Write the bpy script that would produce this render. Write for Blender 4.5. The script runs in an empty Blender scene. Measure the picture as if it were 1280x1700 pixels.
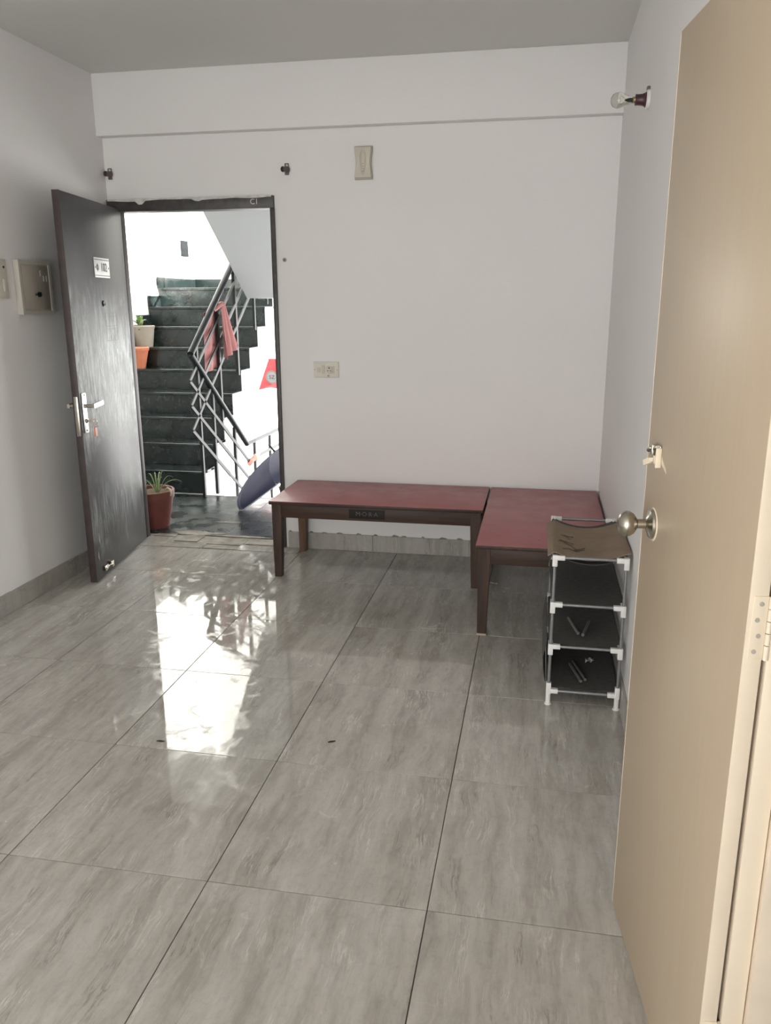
import bpy, bmesh, math, random
from mathutils import Vector, Matrix, Euler
from mathutils import noise as mnoise

random.seed(7)
PI = math.pi
SC = bpy.context.scene
COL = SC.collection

# ------------------------------------------------------------------ camera
cam_d = bpy.data.cameras.new('camera')
cam = bpy.data.objects.new('camera', cam_d)
COL.objects.link(cam)
cam_d.sensor_fit = 'VERTICAL'
cam_d.sensor_height = 36.0
cam_d.lens = 36.0 * 1336.96 / 1700.0
cam_d.clip_start = 0.02
_f = Vector((-0.18073456, 0.95061728, -0.25231293))
_r = Vector((0.98257133, 0.18585083, -0.00361292))
_u = Vector((-0.04345806, 0.24856843, 0.96763895))
_m = Matrix((_r, _u, -_f)).transposed().to_4x4()
_m.translation = Vector((1.42504, -1.73609, 1.51646))
cam.matrix_world = _m
SC.camera = cam

# ------------------------------------------------------------------ light
SKY = 5.0
world = bpy.data.worlds.new('world')
SC.world = world
world.use_nodes = True
bg = world.node_tree.nodes['Background']
bg.inputs['Color'].default_value = (1.0, 0.99, 0.97, 1)
bg.inputs['Strength'].default_value = SKY

WIN = (-1.05, 1.65, 0.10, 2.40)      # window opening in the rear wall: x0, x1, z0, z1
REAR = -4.2
ld = bpy.data.lights.new('window_portal', 'AREA')     # guides the sampling of daylight through the window, emits nothing itself
ld.shape = 'RECTANGLE'
ld.size = WIN[1] - WIN[0]
ld.size_y = WIN[3] - WIN[2]
ld.energy = 0.0
ld.cycles.is_portal = True
lo = bpy.data.objects.new('window_portal', ld)
lo.location = ((WIN[0] + WIN[1]) / 2, REAR - 0.06, (WIN[2] + WIN[3]) / 2)
lo.rotation_euler = (PI / 2, 0, 0)
COL.objects.link(lo)

sd_ = bpy.data.lights.new('sun', 'SUN')
sd_.energy = 20.0
sd_.angle = math.radians(0.6)
sd_.color = (1.0, 0.97, 0.92)
so_ = bpy.data.objects.new('sun', sd_)
so_.rotation_euler = Vector((0.85, -0.30, 0.43)).to_track_quat('Z', 'Y').to_euler()
COL.objects.link(so_)

SC.view_settings.view_transform = 'Standard'
SC.view_settings.look = 'None'
SC.view_settings.gamma = 1.0
SC.view_settings.use_curve_mapping = False
SC.view_settings.exposure = 0.42
SC.cycles.use_denoising = True
SC.cycles.max_bounces = 10
SC.cycles.diffuse_bounces = 6
SC.cycles.glossy_bounces = 4
SC.cycles.caustics_reflective = False
SC.cycles.caustics_refractive = False

# ------------------------------------------------------------------ room dimensions
XL, XR, YB, ZC = -1.1614, 1.7914, 2.9974, 2.781


# ------------------------------------------------------------------ materials
class NT:
    def __init__(s, name):
        s.m = bpy.data.materials.new(name)
        s.m.use_nodes = True
        s.t = s.m.node_tree
        s.b = s.t.nodes['Principled BSDF']

    def n(s, typ, **kw):
        nd = s.t.nodes.new(typ)
        for k, v in kw.items():
            if k.startswith('i_'):
                nd.inputs[int(k[2:]) if k[2:].isdigit() else k[2:]].default_value = v
            else:
                setattr(nd, k, v)
        return nd

    def l(s, a, b):
        s.t.links.new(a, b)

    def val(s, sock, v):
        if hasattr(v, 'is_linked'):
            s.l(v, sock)
        else:
            sock.default_value = v

    def math(s, op, a, b=0.0, clamp=False):
        nd = s.n('ShaderNodeMath', operation=op, use_clamp=clamp)
        s.val(nd.inputs[0], a)
        s.val(nd.inputs[1], b)
        return nd.outputs[0]

    def mix(s, f, a, b, blend='MIX'):
        nd = s.n('ShaderNodeMix', data_type='RGBA', blend_type=blend)
        s.val(nd.inputs[0], f)
        for k, v in ((6, a), (7, b)):
            if hasattr(v, 'is_linked'):
                s.l(v, nd.inputs[k])
            else:
                nd.inputs[k].default_value = (*v, 1)
        return nd.outputs[2]

    def ramp(s, f, stops):
        nd = s.n('ShaderNodeValToRGB')
        e = nd.color_ramp.elements
        while len(e) < len(stops):
            e.new(0.5)
        for k, (p, c) in enumerate(stops):
            e[k].position = p
            e[k].color = (*c, 1) if isinstance(c, tuple) else (c, c, c, 1)
        s.l(f, nd.inputs[0])
        return nd.outputs[0]

    def coords(s, scale=(1, 1, 1), rand=False, loc=(0, 0, 0)):
        tc = s.n('ShaderNodeTexCoord')
        mp = s.n('ShaderNodeMapping')
        mp.inputs['Scale'].default_value = scale
        mp.inputs['Location'].default_value = loc
        src = tc.outputs['Object']
        if rand:
            oi = s.n('ShaderNodeObjectInfo')
            sc = s.n('ShaderNodeVectorMath', operation='SCALE')
            cb = s.n('ShaderNodeCombineXYZ')
            s.l(oi.outputs['Random'], cb.inputs[0])
            r2 = s.math('MULTIPLY', oi.outputs['Random'], 7.31)
            s.l(r2, cb.inputs[1])
            s.l(cb.outputs[0], sc.inputs[0])
            sc.inputs['Scale'].default_value = 11.0
            ad = s.n('ShaderNodeVectorMath', operation='ADD')
            s.l(src, ad.inputs[0])
            s.l(sc.outputs[0], ad.inputs[1])
            src = ad.outputs[0]
        s.l(src, mp.inputs['Vector'])
        return mp.outputs[0]

    def noise(s, vec, scale=5, detail=4, rough=0.55, dist=0.0):
        nd = s.n('ShaderNodeTexNoise')
        nd.inputs['Scale'].default_value = scale
        nd.inputs['Detail'].default_value = detail
        nd.inputs['Roughness'].default_value = rough
        nd.inputs['Distortion'].default_value = dist
        s.l(vec, nd.inputs['Vector'])
        return nd.outputs['Fac']

    def bump(s, h, strength=0.2, dist=0.002):
        nd = s.n('ShaderNodeBump')
        nd.inputs['Strength'].default_value = strength
        nd.inputs['Distance'].default_value = dist
        s.l(h, nd.inputs['Height'])
        s.l(nd.outputs[0], s.b.inputs['Normal'])

    def set(s, color=None, rough=None, metal=None, ior=None, spec=None, coat=None, trans=None):
        for k, v in (('Base Color', color), ('Roughness', rough), ('Metallic', metal), ('IOR', ior),
                     ('Specular IOR Level', spec), ('Coat Weight', coat), ('Transmission Weight', trans)):
            if v is None:
                continue
            if hasattr(v, 'is_linked'):
                s.l(v, s.b.inputs[k])
            elif isinstance(v, tuple):
                s.b.inputs[k].default_value = (*v, 1)
            else:
                s.b.inputs[k].default_value = v
        return s.m


def plain(name, color, rough=0.5, metal=0.0, var=0.12, scale=9.0, bump=0.0, spec=None):
    """a base colour with slight procedural mottling"""
    t = NT(name)
    v = t.coords()
    nz = t.noise(v, scale, 5)
    dark = tuple(c * (1 - var) for c in color)
    lite = tuple(min(1, c * (1 + var)) for c in color)
    c = t.ramp(nz, [(0.3, dark), (0.7, lite)])
    t.set(c, rough, metal, spec=spec)
    if bump:
        t.bump(t.noise(v, scale * 12, 3), bump, 0.002)
    return t.m


def wall_paint(name, color):
    t = NT(name)
    v = t.coords()
    a = t.noise(v, 1.3, 5, 0.6)
    c = t.ramp(a, [(0.25, tuple(x * 0.965 for x in color)), (0.75, color)])
    sp = t.noise(v, 60, 2)
    c = t.mix(t.ramp(sp, [(0.76, 0.0), (0.80, 0.12)]), c, (0.35, 0.33, 0.3))
    t.set(c, 0.62, spec=0.3)
    t.bump(t.noise(v, 140, 3), 0.12, 0.002)
    return t.m


def tile_mat(name, k=1.0, rand=True, gloss=True):
    t = NT(name)
    v = t.coords((1, 1, 1), rand)
    # warp so that the streaks wander
    wn = t.n('ShaderNodeTexNoise')
    wn.inputs['Scale'].default_value = 3.2
    wn.inputs['Detail'].default_value = 4
    t.l(v, wn.inputs['Vector'])
    sub = t.n('ShaderNodeVectorMath', operation='MULTIPLY_ADD')
    t.l(wn.outputs['Color'], sub.inputs[0])
    sub.inputs[1].default_value = (0.075, 0.10, 0)
    t.l(v, sub.inputs[2])
    mp = t.n('ShaderNodeMapping')
    mp.inputs['Scale'].default_value = (8.5, 0.70, 1)
    t.l(sub.outputs[0], mp.inputs['Vector'])
    w = mp.outputs[0]
    a = t.noise(w, 1.0, 9, 0.68)
    b = t.noise(w, 1.7, 9, 0.66, 0.12)
    cl = t.noise(v, 2.2, 5, 0.6)
    fine = t.noise(v, 38, 4, 0.7)
    c = t.ramp(a, [(0.30, (0.215 * k, 0.199 * k, 0.176 * k)), (0.5, (0.318 * k, 0.302 * k, 0.276 * k)),
                   (0.70, (0.405 * k, 0.392 * k, 0.366 * k))])
    c = t.mix(t.ramp(cl, [(0.35, 0.0), (0.65, 0.45)]), c, (0.355 * k, 0.336 * k, 0.304 * k))
    # pale vein lines and dark vein lines
    d = t.math('ABSOLUTE', t.math('SUBTRACT', b, 0.5))
    gate = t.ramp(t.noise(v, 5, 3), [(0.45, 0.0), (0.6, 1.0)])
    pale = t.math('MULTIPLY', t.ramp(d, [(0.0, 0.55), (0.014, 0.0)]), gate)
    c = t.mix(pale, c, (0.56 * k, 0.545 * k, 0.52 * k))
    e = t.math('ABSOLUTE', t.math('SUBTRACT', a, 0.44))
    gate2 = t.ramp(t.noise(v, 6.5, 3), [(0.48, 0.0), (0.62, 1.0)])
    darkv = t.math('MULTIPLY', t.ramp(e, [(0.0, 0.75), (0.011, 0.0)]), gate2)
    c = t.mix(darkv, c, (0.14 * k, 0.125 * k, 0.105 * k))
    mp2 = t.n('ShaderNodeMapping')
    mp2.inputs['Scale'].default_value = (24, 5.5, 1)
    t.l(sub.outputs[0], mp2.inputs['Vector'])
    mid = t.noise(mp2.outputs[0], 1.0, 7, 0.72)
    c = t.mix(t.ramp(mid, [(0.34, 0.40), (0.52, 0.0)]), c, (0.20 * k, 0.185 * k, 0.163 * k))
    c = t.mix(t.ramp(mid, [(0.52, 0.0), (0.70, 0.35)]), c, (0.45 * k, 0.435 * k, 0.41 * k))
    c = t.mix(t.ramp(fine, [(0.3, 0.18), (0.5, 0.0)]), c, (0.16 * k, 0.145 * k, 0.125 * k))
    if gloss:
        r = t.ramp(t.noise(sub.outputs[0], 7.0, 6, 0.65, 1.6), [(0.40, 0.02), (0.54, 0.05), (0.62, 0.22), (0.70, 0.30)])
        t.set(c, r, ior=1.52)
        t.bump(t.noise(v, 9.0, 3, 0.5), 0.05, 0.003)
    else:
        t.set(c, 0.45)
    return t.m


def marble_mat(name, r0=0.12, r1=0.32):
    t = NT(name)
    v = t.coords((1, 1, 1), True)
    a = t.noise(v, 2.6, 6, 0.6, 1.4)
    c = t.ramp(a, [(0.3, (0.006, 0.011, 0.011)), (0.7, (0.018, 0.027, 0.026))])
    d = t.math('ABSOLUTE', t.math('SUBTRACT', t.noise(v, 3.0, 5, 0.6, 2.0), 0.5))
    g = t.ramp(t.noise(v, 2.1, 2), [(0.52, 0.0), (0.64, 1.0)])
    c = t.mix(t.math('MULTIPLY', t.ramp(d, [(0.0, 0.35), (0.010, 0.0)]), g), c, (0.20, 0.24, 0.24))
    dust_or_glare = t.ramp(t.noise(v, 4.2, 6, 0.7), [(0.5, 0.0), (0.8, 0.30)])
    c = t.mix(dust_or_glare, c, (0.08, 0.10, 0.10))
    r = t.ramp(t.noise(v, 6, 4), [(0.35, r0), (0.65, r1)])
    t.set(c, r, ior=1.5)
    return t.m


def wood_mat(name, dark, lite, axis=0):
    t = NT(name)
    sc = [26, 26, 26]
    sc[axis] = 1.6
    v = t.coords(tuple(sc))
    a = t.noise(v, 1.2, 6, 0.65, 0.4)
    c = t.ramp(a, [(0.28, dark), (0.72, lite)])
    t.set(c, 0.5, spec=0.3)
    t.bump(a, 0.15, 0.002)
    return t.m


def laminate_red(name):
    t = NT(name)
    v = t.coords()
    a = t.noise(v, 4, 5, 0.6)
    c = t.ramp(a, [(0.3, (0.315, 0.092, 0.098)), (0.7, (0.365, 0.110, 0.116))])
    sp = t.noise(v, 26, 2)
    c = t.mix(t.ramp(sp, [(0.74, 0.0), (0.77, 0.7)]), c, (0.05, 0.02, 0.02))
    c = t.mix(t.ramp(t.noise(v, 1.7, 4), [(0.5, 0.0), (0.8, 0.12)]), c, (0.4, 0.3, 0.28))
    r = t.ramp(t.noise(v, 9, 4), [(0.3, 0.30), (0.7, 0.42)])
    t.set(c, r, ior=1.5)
    return t.m


def beige_laminate(name):
    t = NT(name)
    v = t.coords((60, 60, 1.6))
    a = t.noise(v, 1.0, 5, 0.6)
    c = t.ramp(a, [(0.3, (0.455, 0.368, 0.265)), (0.7, (0.478, 0.388, 0.28))])
    v2 = t.coords()
    c = t.mix(t.ramp(t.noise(v2, 3, 4), [(0.45, 0.0), (0.8, 0.25)]), c, (0.39, 0.31, 0.22))
    c = t.mix(t.ramp(t.noise(v2, 55, 2), [(0.75, 0.0), (0.79, 0.35)]), c, (0.6, 0.5, 0.38))
    t.set(c, 0.37, ior=1.5, spec=0.35)
    t.bump(t.noise(v2, 90, 2), 0.04, 0.002)
    return t.m


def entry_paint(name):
    """dark brown-grey enamel; scuffed, with doorway glare painted in as a pale band at hand height"""
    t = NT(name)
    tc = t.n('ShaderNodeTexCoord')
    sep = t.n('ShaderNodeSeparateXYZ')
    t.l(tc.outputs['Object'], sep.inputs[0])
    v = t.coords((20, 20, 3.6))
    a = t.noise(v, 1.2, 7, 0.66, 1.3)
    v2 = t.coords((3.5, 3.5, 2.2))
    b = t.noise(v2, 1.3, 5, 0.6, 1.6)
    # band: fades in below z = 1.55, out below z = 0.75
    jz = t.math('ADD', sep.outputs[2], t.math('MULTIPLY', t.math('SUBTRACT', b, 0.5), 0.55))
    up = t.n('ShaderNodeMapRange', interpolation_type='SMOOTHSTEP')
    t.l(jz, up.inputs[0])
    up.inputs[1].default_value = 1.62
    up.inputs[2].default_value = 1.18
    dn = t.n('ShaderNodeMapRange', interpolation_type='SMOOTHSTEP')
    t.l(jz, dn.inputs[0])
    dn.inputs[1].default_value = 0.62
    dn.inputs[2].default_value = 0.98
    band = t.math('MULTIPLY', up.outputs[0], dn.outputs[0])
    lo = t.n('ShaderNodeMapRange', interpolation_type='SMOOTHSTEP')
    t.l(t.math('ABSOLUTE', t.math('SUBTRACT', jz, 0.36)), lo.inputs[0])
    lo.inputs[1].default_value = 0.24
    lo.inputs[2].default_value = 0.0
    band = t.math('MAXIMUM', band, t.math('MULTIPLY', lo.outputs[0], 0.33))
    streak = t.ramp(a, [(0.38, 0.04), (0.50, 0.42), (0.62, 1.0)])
    dust_or_glare = t.math('MULTIPLY', band, streak, True)
    dust_or_glare = t.math('MULTIPLY', dust_or_glare, 0.95)
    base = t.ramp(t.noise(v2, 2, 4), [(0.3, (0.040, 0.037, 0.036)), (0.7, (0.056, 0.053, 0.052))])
    c = t.mix(dust_or_glare, base, (0.74, 0.79, 0.79))  # pale glare on the scuffed enamel, mixed straight into the base colour
    r = t.math('ADD', t.math('MULTIPLY', dust_or_glare, 0.25), 0.42)
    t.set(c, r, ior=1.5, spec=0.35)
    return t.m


def glass_mat(name):
    t = NT(name)
    t.set((0.93, 0.92, 0.86), 0.03, ior=1.35, trans=1.0)
    return t.m


M = {}
M['wall'] = wall_paint('white_wall_paint', (0.80, 0.79, 0.783))
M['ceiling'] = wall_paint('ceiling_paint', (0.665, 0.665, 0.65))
M['outwall'] = wall_paint('stairwell_paint', (0.82, 0.82, 0.79))
M['soffit'] = wall_paint('shaded_soffit_paint', (0.50, 0.52, 0.53))  # white stairwell paint greyed to carry the underside's shade in its colour
M['tile'] = tile_mat('floor_tile_travertine', 1.38)
M['skirt'] = tile_mat('skirting_tile', 1.15, True, False)
M['grout'] = plain('grout', (0.10, 0.09, 0.078), 0.9)
M['cement'] = plain('rough_cement', (0.27, 0.245, 0.21), 0.8, 0, 0.35, 14, 0.4)
M['marble'] = marble_mat('green_black_marble')
M['marble_floor'] = marble_mat('worn_green_black_marble', 0.20, 0.42)
M['marble_polished'] = marble_mat('polished_green_black_marble', 0.05, 0.16)
M['concrete'] = plain('lower_landing_stone', (0.62, 0.60, 0.56), 0.7)
M['red'] = laminate_red('red_laminate')
M['wood_x'] = wood_mat('dark_wood_x', (0.024, 0.0135, 0.0095), (0.074, 0.042, 0.030), 0)
M['wood_y'] = wood_mat('dark_wood_y', (0.024, 0.0135, 0.0095), (0.074, 0.042, 0.030), 1)
M['wood_z'] = wood_mat('dark_wood_z', (0.024, 0.0135, 0.0095), (0.074, 0.042, 0.030), 2)
M['wood_pale'] = wood_mat('brown_wood_leg', (0.10, 0.058, 0.036), (0.19, 0.115, 0.072), 2)
M['leg_tip'] = plain('worn_leg_tip', (0.45, 0.38, 0.29), 0.7)
M['plate_dark'] = plain('dark_label_plate', (0.020, 0.016, 0.014), 0.6, 0, 0.2, 20, 0, 0.2)
M['text_grey'] = plain('worn_lettering', (0.085, 0.073, 0.066), 0.7, 0, 0.5, 60)
M['matte_black'] = plain('matte_black_print', (0.02, 0.022, 0.024), 0.9, 0, 0.3, 30, 0, 0.03)
M['beige'] = beige_laminate('beige_door_laminate')
M['cream'] = plain('cream_enamel', (0.76, 0.66, 0.52), 0.38, 0, 0.05, 5)
M['cream2'] = plain('cream_frame_enamel', (0.70, 0.60, 0.48), 0.45, 0, 0.08, 6)
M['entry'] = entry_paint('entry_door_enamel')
M['frame_dark'] = plain('door_frame_paint', (0.052, 0.048, 0.046), 0.45, 0, 0.3, 20)
M['brown_edge'] = plain('door_edge_paint', (0.045, 0.032, 0.030), 0.5, 0, 0.2, 20)
M['plaster'] = plain('loose_plaster', (0.60, 0.59, 0.57), 0.9, 0, 0.2, 30)
M['steel'] = plain('brushed_steel', (0.46, 0.43, 0.37), 0.22, 1.0, 0.06, 40)
M['steel_bright'] = plain('bright_steel', (0.75, 0.76, 0.77), 0.28, 1.0, 0.05, 40)  # paler steel than the knob and lever
M['tube'] = plain('grey_steel_tube', (0.24, 0.245, 0.25), 0.36, 0.5, 0.06, 30)
M['conn'] = plain('white_plastic_connector', (0.74, 0.74, 0.72), 0.4, 0, 0.05)
M['fabric'] = plain('charcoal_fabric', (0.072, 0.069, 0.064), 0.9, 0, 0.2, 60, 0.3)
M['card'] = plain('brown_cardboard', (0.235, 0.175, 0.12), 0.85, 0, 0.14, 12, 0.1)
M['ink'] = plain('faded_ink', (0.12, 0.088, 0.066), 0.9)
M['spare'] = plain('spare_tube_grey', (0.16, 0.155, 0.15), 0.45, 0.2)
M['paper'] = plain('scrap_paper', (0.50, 0.49, 0.46), 0.8)
M['ivory'] = plain('ivory_plastic', (0.56, 0.52, 0.44), 0.4, 0, 0.08)
M['ivory_d'] = plain('ivory_plastic_dark', (0.40, 0.37, 0.31), 0.45, 0, 0.08)  # darker ivory for the chime shell, slots and small screws
M['board'] = plain('switch_board_plastic', (0.66, 0.64, 0.56), 0.45, 0, 0.06)
M['panel'] = plain('panel_box_enamel', (0.50, 0.48, 0.42), 0.4, 0, 0.05)
M['panel_face'] = plain('panel_box_door', (0.40, 0.365, 0.31), 0.42, 0, 0.05)
M['black'] = plain('black_plastic', (0.012, 0.012, 0.012), 0.4)
M['bakelite'] = plain('maroon_bakelite', (0.055, 0.020, 0.026), 0.35)
M['holder'] = plain('brown_bakelite_holder', (0.11, 0.085, 0.078), 0.5)
M['glass'] = glass_mat('bulb_glass')
M['brass'] = plain('brass_cap', (0.55, 0.45, 0.25), 0.35, 1.0)
M['wire'] = plain('tungsten_wire', (0.25, 0.23, 0.2), 0.4, 0.8)
M['plate_white'] = plain('number_plate_enamel', (0.72, 0.72, 0.70), 0.35)
M['orange_tag'] = plain('orange_key_tag', (0.72, 0.22, 0.10), 0.5)
M['rail'] = plain('black_rail_enamel', (0.012, 0.016, 0.016), 0.4, 0, 0.2, 20, 0, 0.25)
M['pot_brown'] = plain('brown_clay_pot', (0.17, 0.050, 0.040), 0.55, 0, 0.15)
M['pot_beige'] = plain('beige_clay_pot', (0.32, 0.29, 0.24), 0.6, 0, 0.1)
M['pot_orange'] = plain('orange_clay_pot', (0.62, 0.21, 0.11), 0.6, 0, 0.12)
M['pot_red'] = plain('red_plastic_pot', (0.34, 0.06, 0.05), 0.45, 0, 0.1)
M['soil'] = plain('potting_soil', (0.10, 0.075, 0.04), 0.95, 0, 0.4, 40, 0.6)
M['leaf'] = plain('green_leaf', (0.13, 0.22, 0.07), 0.5, 0, 0.3, 20)
M['leaf_pale'] = plain('pale_striped_leaf', (0.34, 0.40, 0.22), 0.5, 0, 0.3, 20)
M['leaf_dry'] = plain('dry_leaf', (0.55, 0.50, 0.36), 0.6, 0, 0.2, 20)
M['pink'] = plain('pink_cotton', (0.34, 0.15, 0.145), 0.9, 0, 0.1, 12, 0.2)
M['redcloth'] = plain('red_cotton', (0.62, 0.06, 0.07), 0.9, 0, 0.08, 12, 0.2)
M['emblem'] = plain('pale_emblem_print', (0.20, 0.215, 0.215), 0.8)
M['emblem_mark'] = plain('emblem_marks', (0.10, 0.03, 0.03), 0.8)
M['umb'] = plain('blue_grey_umbrella_cloth', (0.060, 0.065, 0.125), 0.55, 0, 0.12, 6)
M['umb_in'] = plain('silver_umbrella_edge', (0.60, 0.62, 0.66), 0.5)
M['rag'] = plain('salmon_rag', (0.60, 0.22, 0.17), 0.85)


# ------------------------------------------------------------------ geometry helpers
def box(bm, x0, x1, y0, y1, z0, z1, bevel=0.0, mat=None):
    vs = [bm.verts.new((x, y, z)) for z in (z0, z1) for y in (y0, y1) for x in (x0, x1)]
    fs = [(0, 2, 3, 1), (4, 5, 7, 6), (0, 1, 5, 4), (2, 6, 7, 3), (0, 4, 6, 2), (1, 3, 7, 5)]
    faces = [bm.faces.new([vs[i] for i in f]) for f in fs]
    if bevel:
        es = list({e for f in faces for e in f.edges})
        bmesh.ops.bevel(bm, geom=es, offset=bevel, segments=2, affect='EDGES', profile=0.5)
    return vs


def prism(bm, pts, axis, a0, a1):
    """polygon pts (2D, in the two axes other than `axis`) extruded from a0 to a1"""
    def P(p, a):
        if axis == 0:
            return (a, p[0], p[1])
        if axis == 1:
            return (p[0], a, p[1])
        return (p[0], p[1], a)
    A = [bm.verts.new(P(p, a0)) for p in pts]
    B = [bm.verts.new(P(p, a1)) for p in pts]
    n = len(pts)
    bm.faces.new(A)
    bm.faces.new(B[::-1])
    for i in range(n):
        j = (i + 1) % n
        bm.faces.new((A[i], B[i], B[j], A[j]))
    bmesh.ops.recalc_face_normals(bm, faces=bm.faces)


def frame_of(d):
    d = Vector(d).normalized()
    up = Vector((0, 0, 1)) if abs(d.z) < 0.95 else Vector((1, 0, 0))
    s = d.cross(up).normalized()
    return d, s, s.cross(d).normalized()


def tube(bm, pts, r, n=12, cap=True):
    """round tube along a polyline; r a number or one per point"""
    pts = [Vector(p) for p in pts]
    rs = r if isinstance(r, (list, tuple)) else [r] * len(pts)
    rings = []
    for i, p in enumerate(pts):
        d = (pts[min(i + 1, len(pts) - 1)] - pts[max(i - 1, 0)])
        d, s, u = frame_of(d)
        rings.append([bm.verts.new(p + (s * math.cos(2 * PI * k / n) + u * math.sin(2 * PI * k / n)) * rs[i]) for k in range(n)])
    for a, b in zip(rings, rings[1:]):
        for k in range(n):
            bm.faces.new((a[k], a[(k + 1) % n], b[(k + 1) % n], b[k]))
    if cap:
        bm.faces.new(rings[0][::-1])
        bm.faces.new(rings[-1])


def bar(bm, p0, p1, w, h, side=None):
    """rectangular bar from p0 to p1; w along side, h perpendicular"""
    p0, p1 = Vector(p0), Vector(p1)
    d = (p1 - p0).normalized()
    s = Vector(side).normalized() if side else frame_of(d)[1]
    u = s.cross(d).normalized()
    A = [bm.verts.new(p + s * (a * w / 2) + u * (b * h / 2)) for p in (p0, p1) for a, b in ((-1, -1), (1, -1), (1, 1), (-1, 1))]
    for f in ((0, 1, 2, 3), (7, 6, 5, 4), (0, 4, 5, 1), (1, 5, 6, 2), (2, 6, 7, 3), (3, 7, 4, 0)):
        bm.faces.new([A[i] for i in f])
    bmesh.ops.recalc_face_normals(bm, faces=bm.faces)


def lathe(bm, prof, n=32, mtx=None):
    """prof: list of (r, z); axis +z, then transformed by mtx"""
    mtx = mtx or Matrix()
    rings = []
    for r, z in prof:
        if r < 1e-5:
            rings.append([bm.verts.new(mtx @ Vector((0, 0, z)))])
        else:
            rings.append([bm.verts.new(mtx @ Vector((r * math.cos(2 * PI * k / n), r * math.sin(2 * PI * k / n), z))) for k in range(n)])
    for a, b in zip(rings, rings[1:]):
        for k in range(n):
            j = (k + 1) % n
            if len(a) == 1 and len(b) == 1:
                continue
            if len(a) == 1:
                bm.faces.new((a[0], b[j], b[k]))
            elif len(b) == 1:
                bm.faces.new((a[k], a[j], b[0]))
            else:
                bm.faces.new((a[k], a[j], b[j], b[k]))
    bmesh.ops.recalc_face_normals(bm, faces=bm.faces)


def axis_mtx(loc, d):
    """matrix that sends +z to direction d at loc"""
    q = Vector((0, 0, 1)).rotation_difference(Vector(d).normalized())
    return Matrix.Translation(loc) @ q.to_matrix().to_4x4()


def sheet(bm, fn, nu, nv, thick=0.0):
    """grid surface fn(u, v) -> point, u, v in 0..1; optionally thickened"""
    g = [[bm.verts.new(fn(i / nu, j / nv)) for j in range(nv + 1)] for i in range(nu + 1)]
    fs = []
    for i in range(nu):
        for j in range(nv):
            fs.append(bm.faces.new((g[i][j], g[i + 1][j], g[i + 1][j + 1], g[i][j + 1])))
    if thick:
        bmesh.ops.recalc_face_normals(bm, faces=fs)
        bmesh.ops.solidify(bm, geom=fs, thickness=thick)
    return g


def mesh_of(bm, name, mat, smooth=True):
    me = bpy.data.meshes.new(name)
    bm.to_mesh(me)
    bm.free()
    if mat is not None:
        me.materials.append(M[mat] if isinstance(mat, str) else mat)
    if smooth:
        me.polygons.foreach_set('use_smooth', [True] * len(me.polygons))
        me.set_sharp_from_angle(angle=math.radians(32))
    return me


def link(name, data, parent=None):
    o = bpy.data.objects.new(name, data)
    COL.objects.link(o)
    if parent is not None:
        o.parent = parent
    return o


def obj(name, build, mat, parent=None, smooth=True):
    bm = bmesh.new()
    build(bm)
    return link(name, mesh_of(bm, name, mat, smooth), parent)


def tag(o, label=None, cat=None, group=None, kind=None):
    for k, v in (('label', label), ('category', cat), ('group', group), ('kind', kind)):
        if v:
            o[k] = v
    return o


def thing(name, label, cat, loc=(0, 0, 0), rotz=0.0, group=None):
    o = link(name, None)
    o.location = loc
    o.rotation_euler = (0, 0, rotz)
    return tag(o, label, cat, group)


def struct(name, build, mat, label=None):
    o = obj(name, build, mat)
    return tag(o, label, None, None, 'structure')


def text_mesh(s, size, depth, mat, name):
    cu = bpy.data.curves.new(name, 'FONT')
    cu.body = s
    cu.size = size
    cu.extrude = depth
    cu.align_x = 'CENTER'
    cu.align_y = 'CENTER'
    cu.resolution_u = 3
    tmp = bpy.data.objects.new(name + '_tmp', cu)
    COL.objects.link(tmp)
    dg = bpy.context.evaluated_depsgraph_get()
    me = bpy.data.meshes.new_from_object(tmp.evaluated_get(dg))
    bpy.data.objects.remove(tmp)
    bpy.data.curves.remove(cu)
    me.name = name
    me.materials.clear()
    me.materials.append(M[mat])
    return me


# ================================================================== ROOM SHELL
GAP = 0.0030
TH = 0.02


def _floor(bm):
    box(bm, XL - 0.1, 2.9, REAR - 0.12, YB + 0.15, -0.12, -0.004)


floor = struct('floor', _floor, 'grout', 'grey travertine-look tiled floor of the room')
bm = bmesh.new()
box(bm, -0.3 + GAP / 2, 0.3 - GAP / 2, -0.3 + GAP / 2, 0.3 - GAP / 2, -TH, 0.0, 0.0006)
tile_me = mesh_of(bm, 'tile', 'tile', False)
xs = [-0.6, 0.0, 0.6, 1.2]
rows = [j * 0.6 for j in range(-8, 5)]          # -3.6 .. 2.4


def cut_tile(x0, x1, y0, y1, mat='tile', z=0.0, parent=floor, name='tile'):
    cx, cy = (x0 + x1) / 2, (y0 + y1) / 2
    bm = bmesh.new()
    hx, hy = (x1 - x0 - GAP) / 2, (y1 - y0 - GAP) / 2
    box(bm, -hx, hx, -hy, hy, -TH, 0.0, 0.0006)
    o = link(name, mesh_of(bm, name, mat, False), parent)
    o.location = (cx, cy, z)
    return o


for j, y in enumerate(rows):
    y1 = y + 0.6
    full = y >= REAR and y1 < 2.8
    ya, yb = max(y, REAR), min(y1, 2.868)
    for i in range(-2, 3):
        xa, xb = max(i * 0.6, XL + 0.001), min(i * 0.6 + 0.6, XR - 0.001)
        if full and xb - xa > 0.599:
            t_ = link('tile', tile_me, floor)
            t_.location = (i * 0.6 + 0.3, y + 0.3, 0)
        else:
            yb2 = yb
            if y1 > 2.8 and i >= 0:
                yb2 = YB - 0.004          # under the bench the tiles run on to the wall
            cut_tile(xa, xb, ya, yb2)
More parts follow.
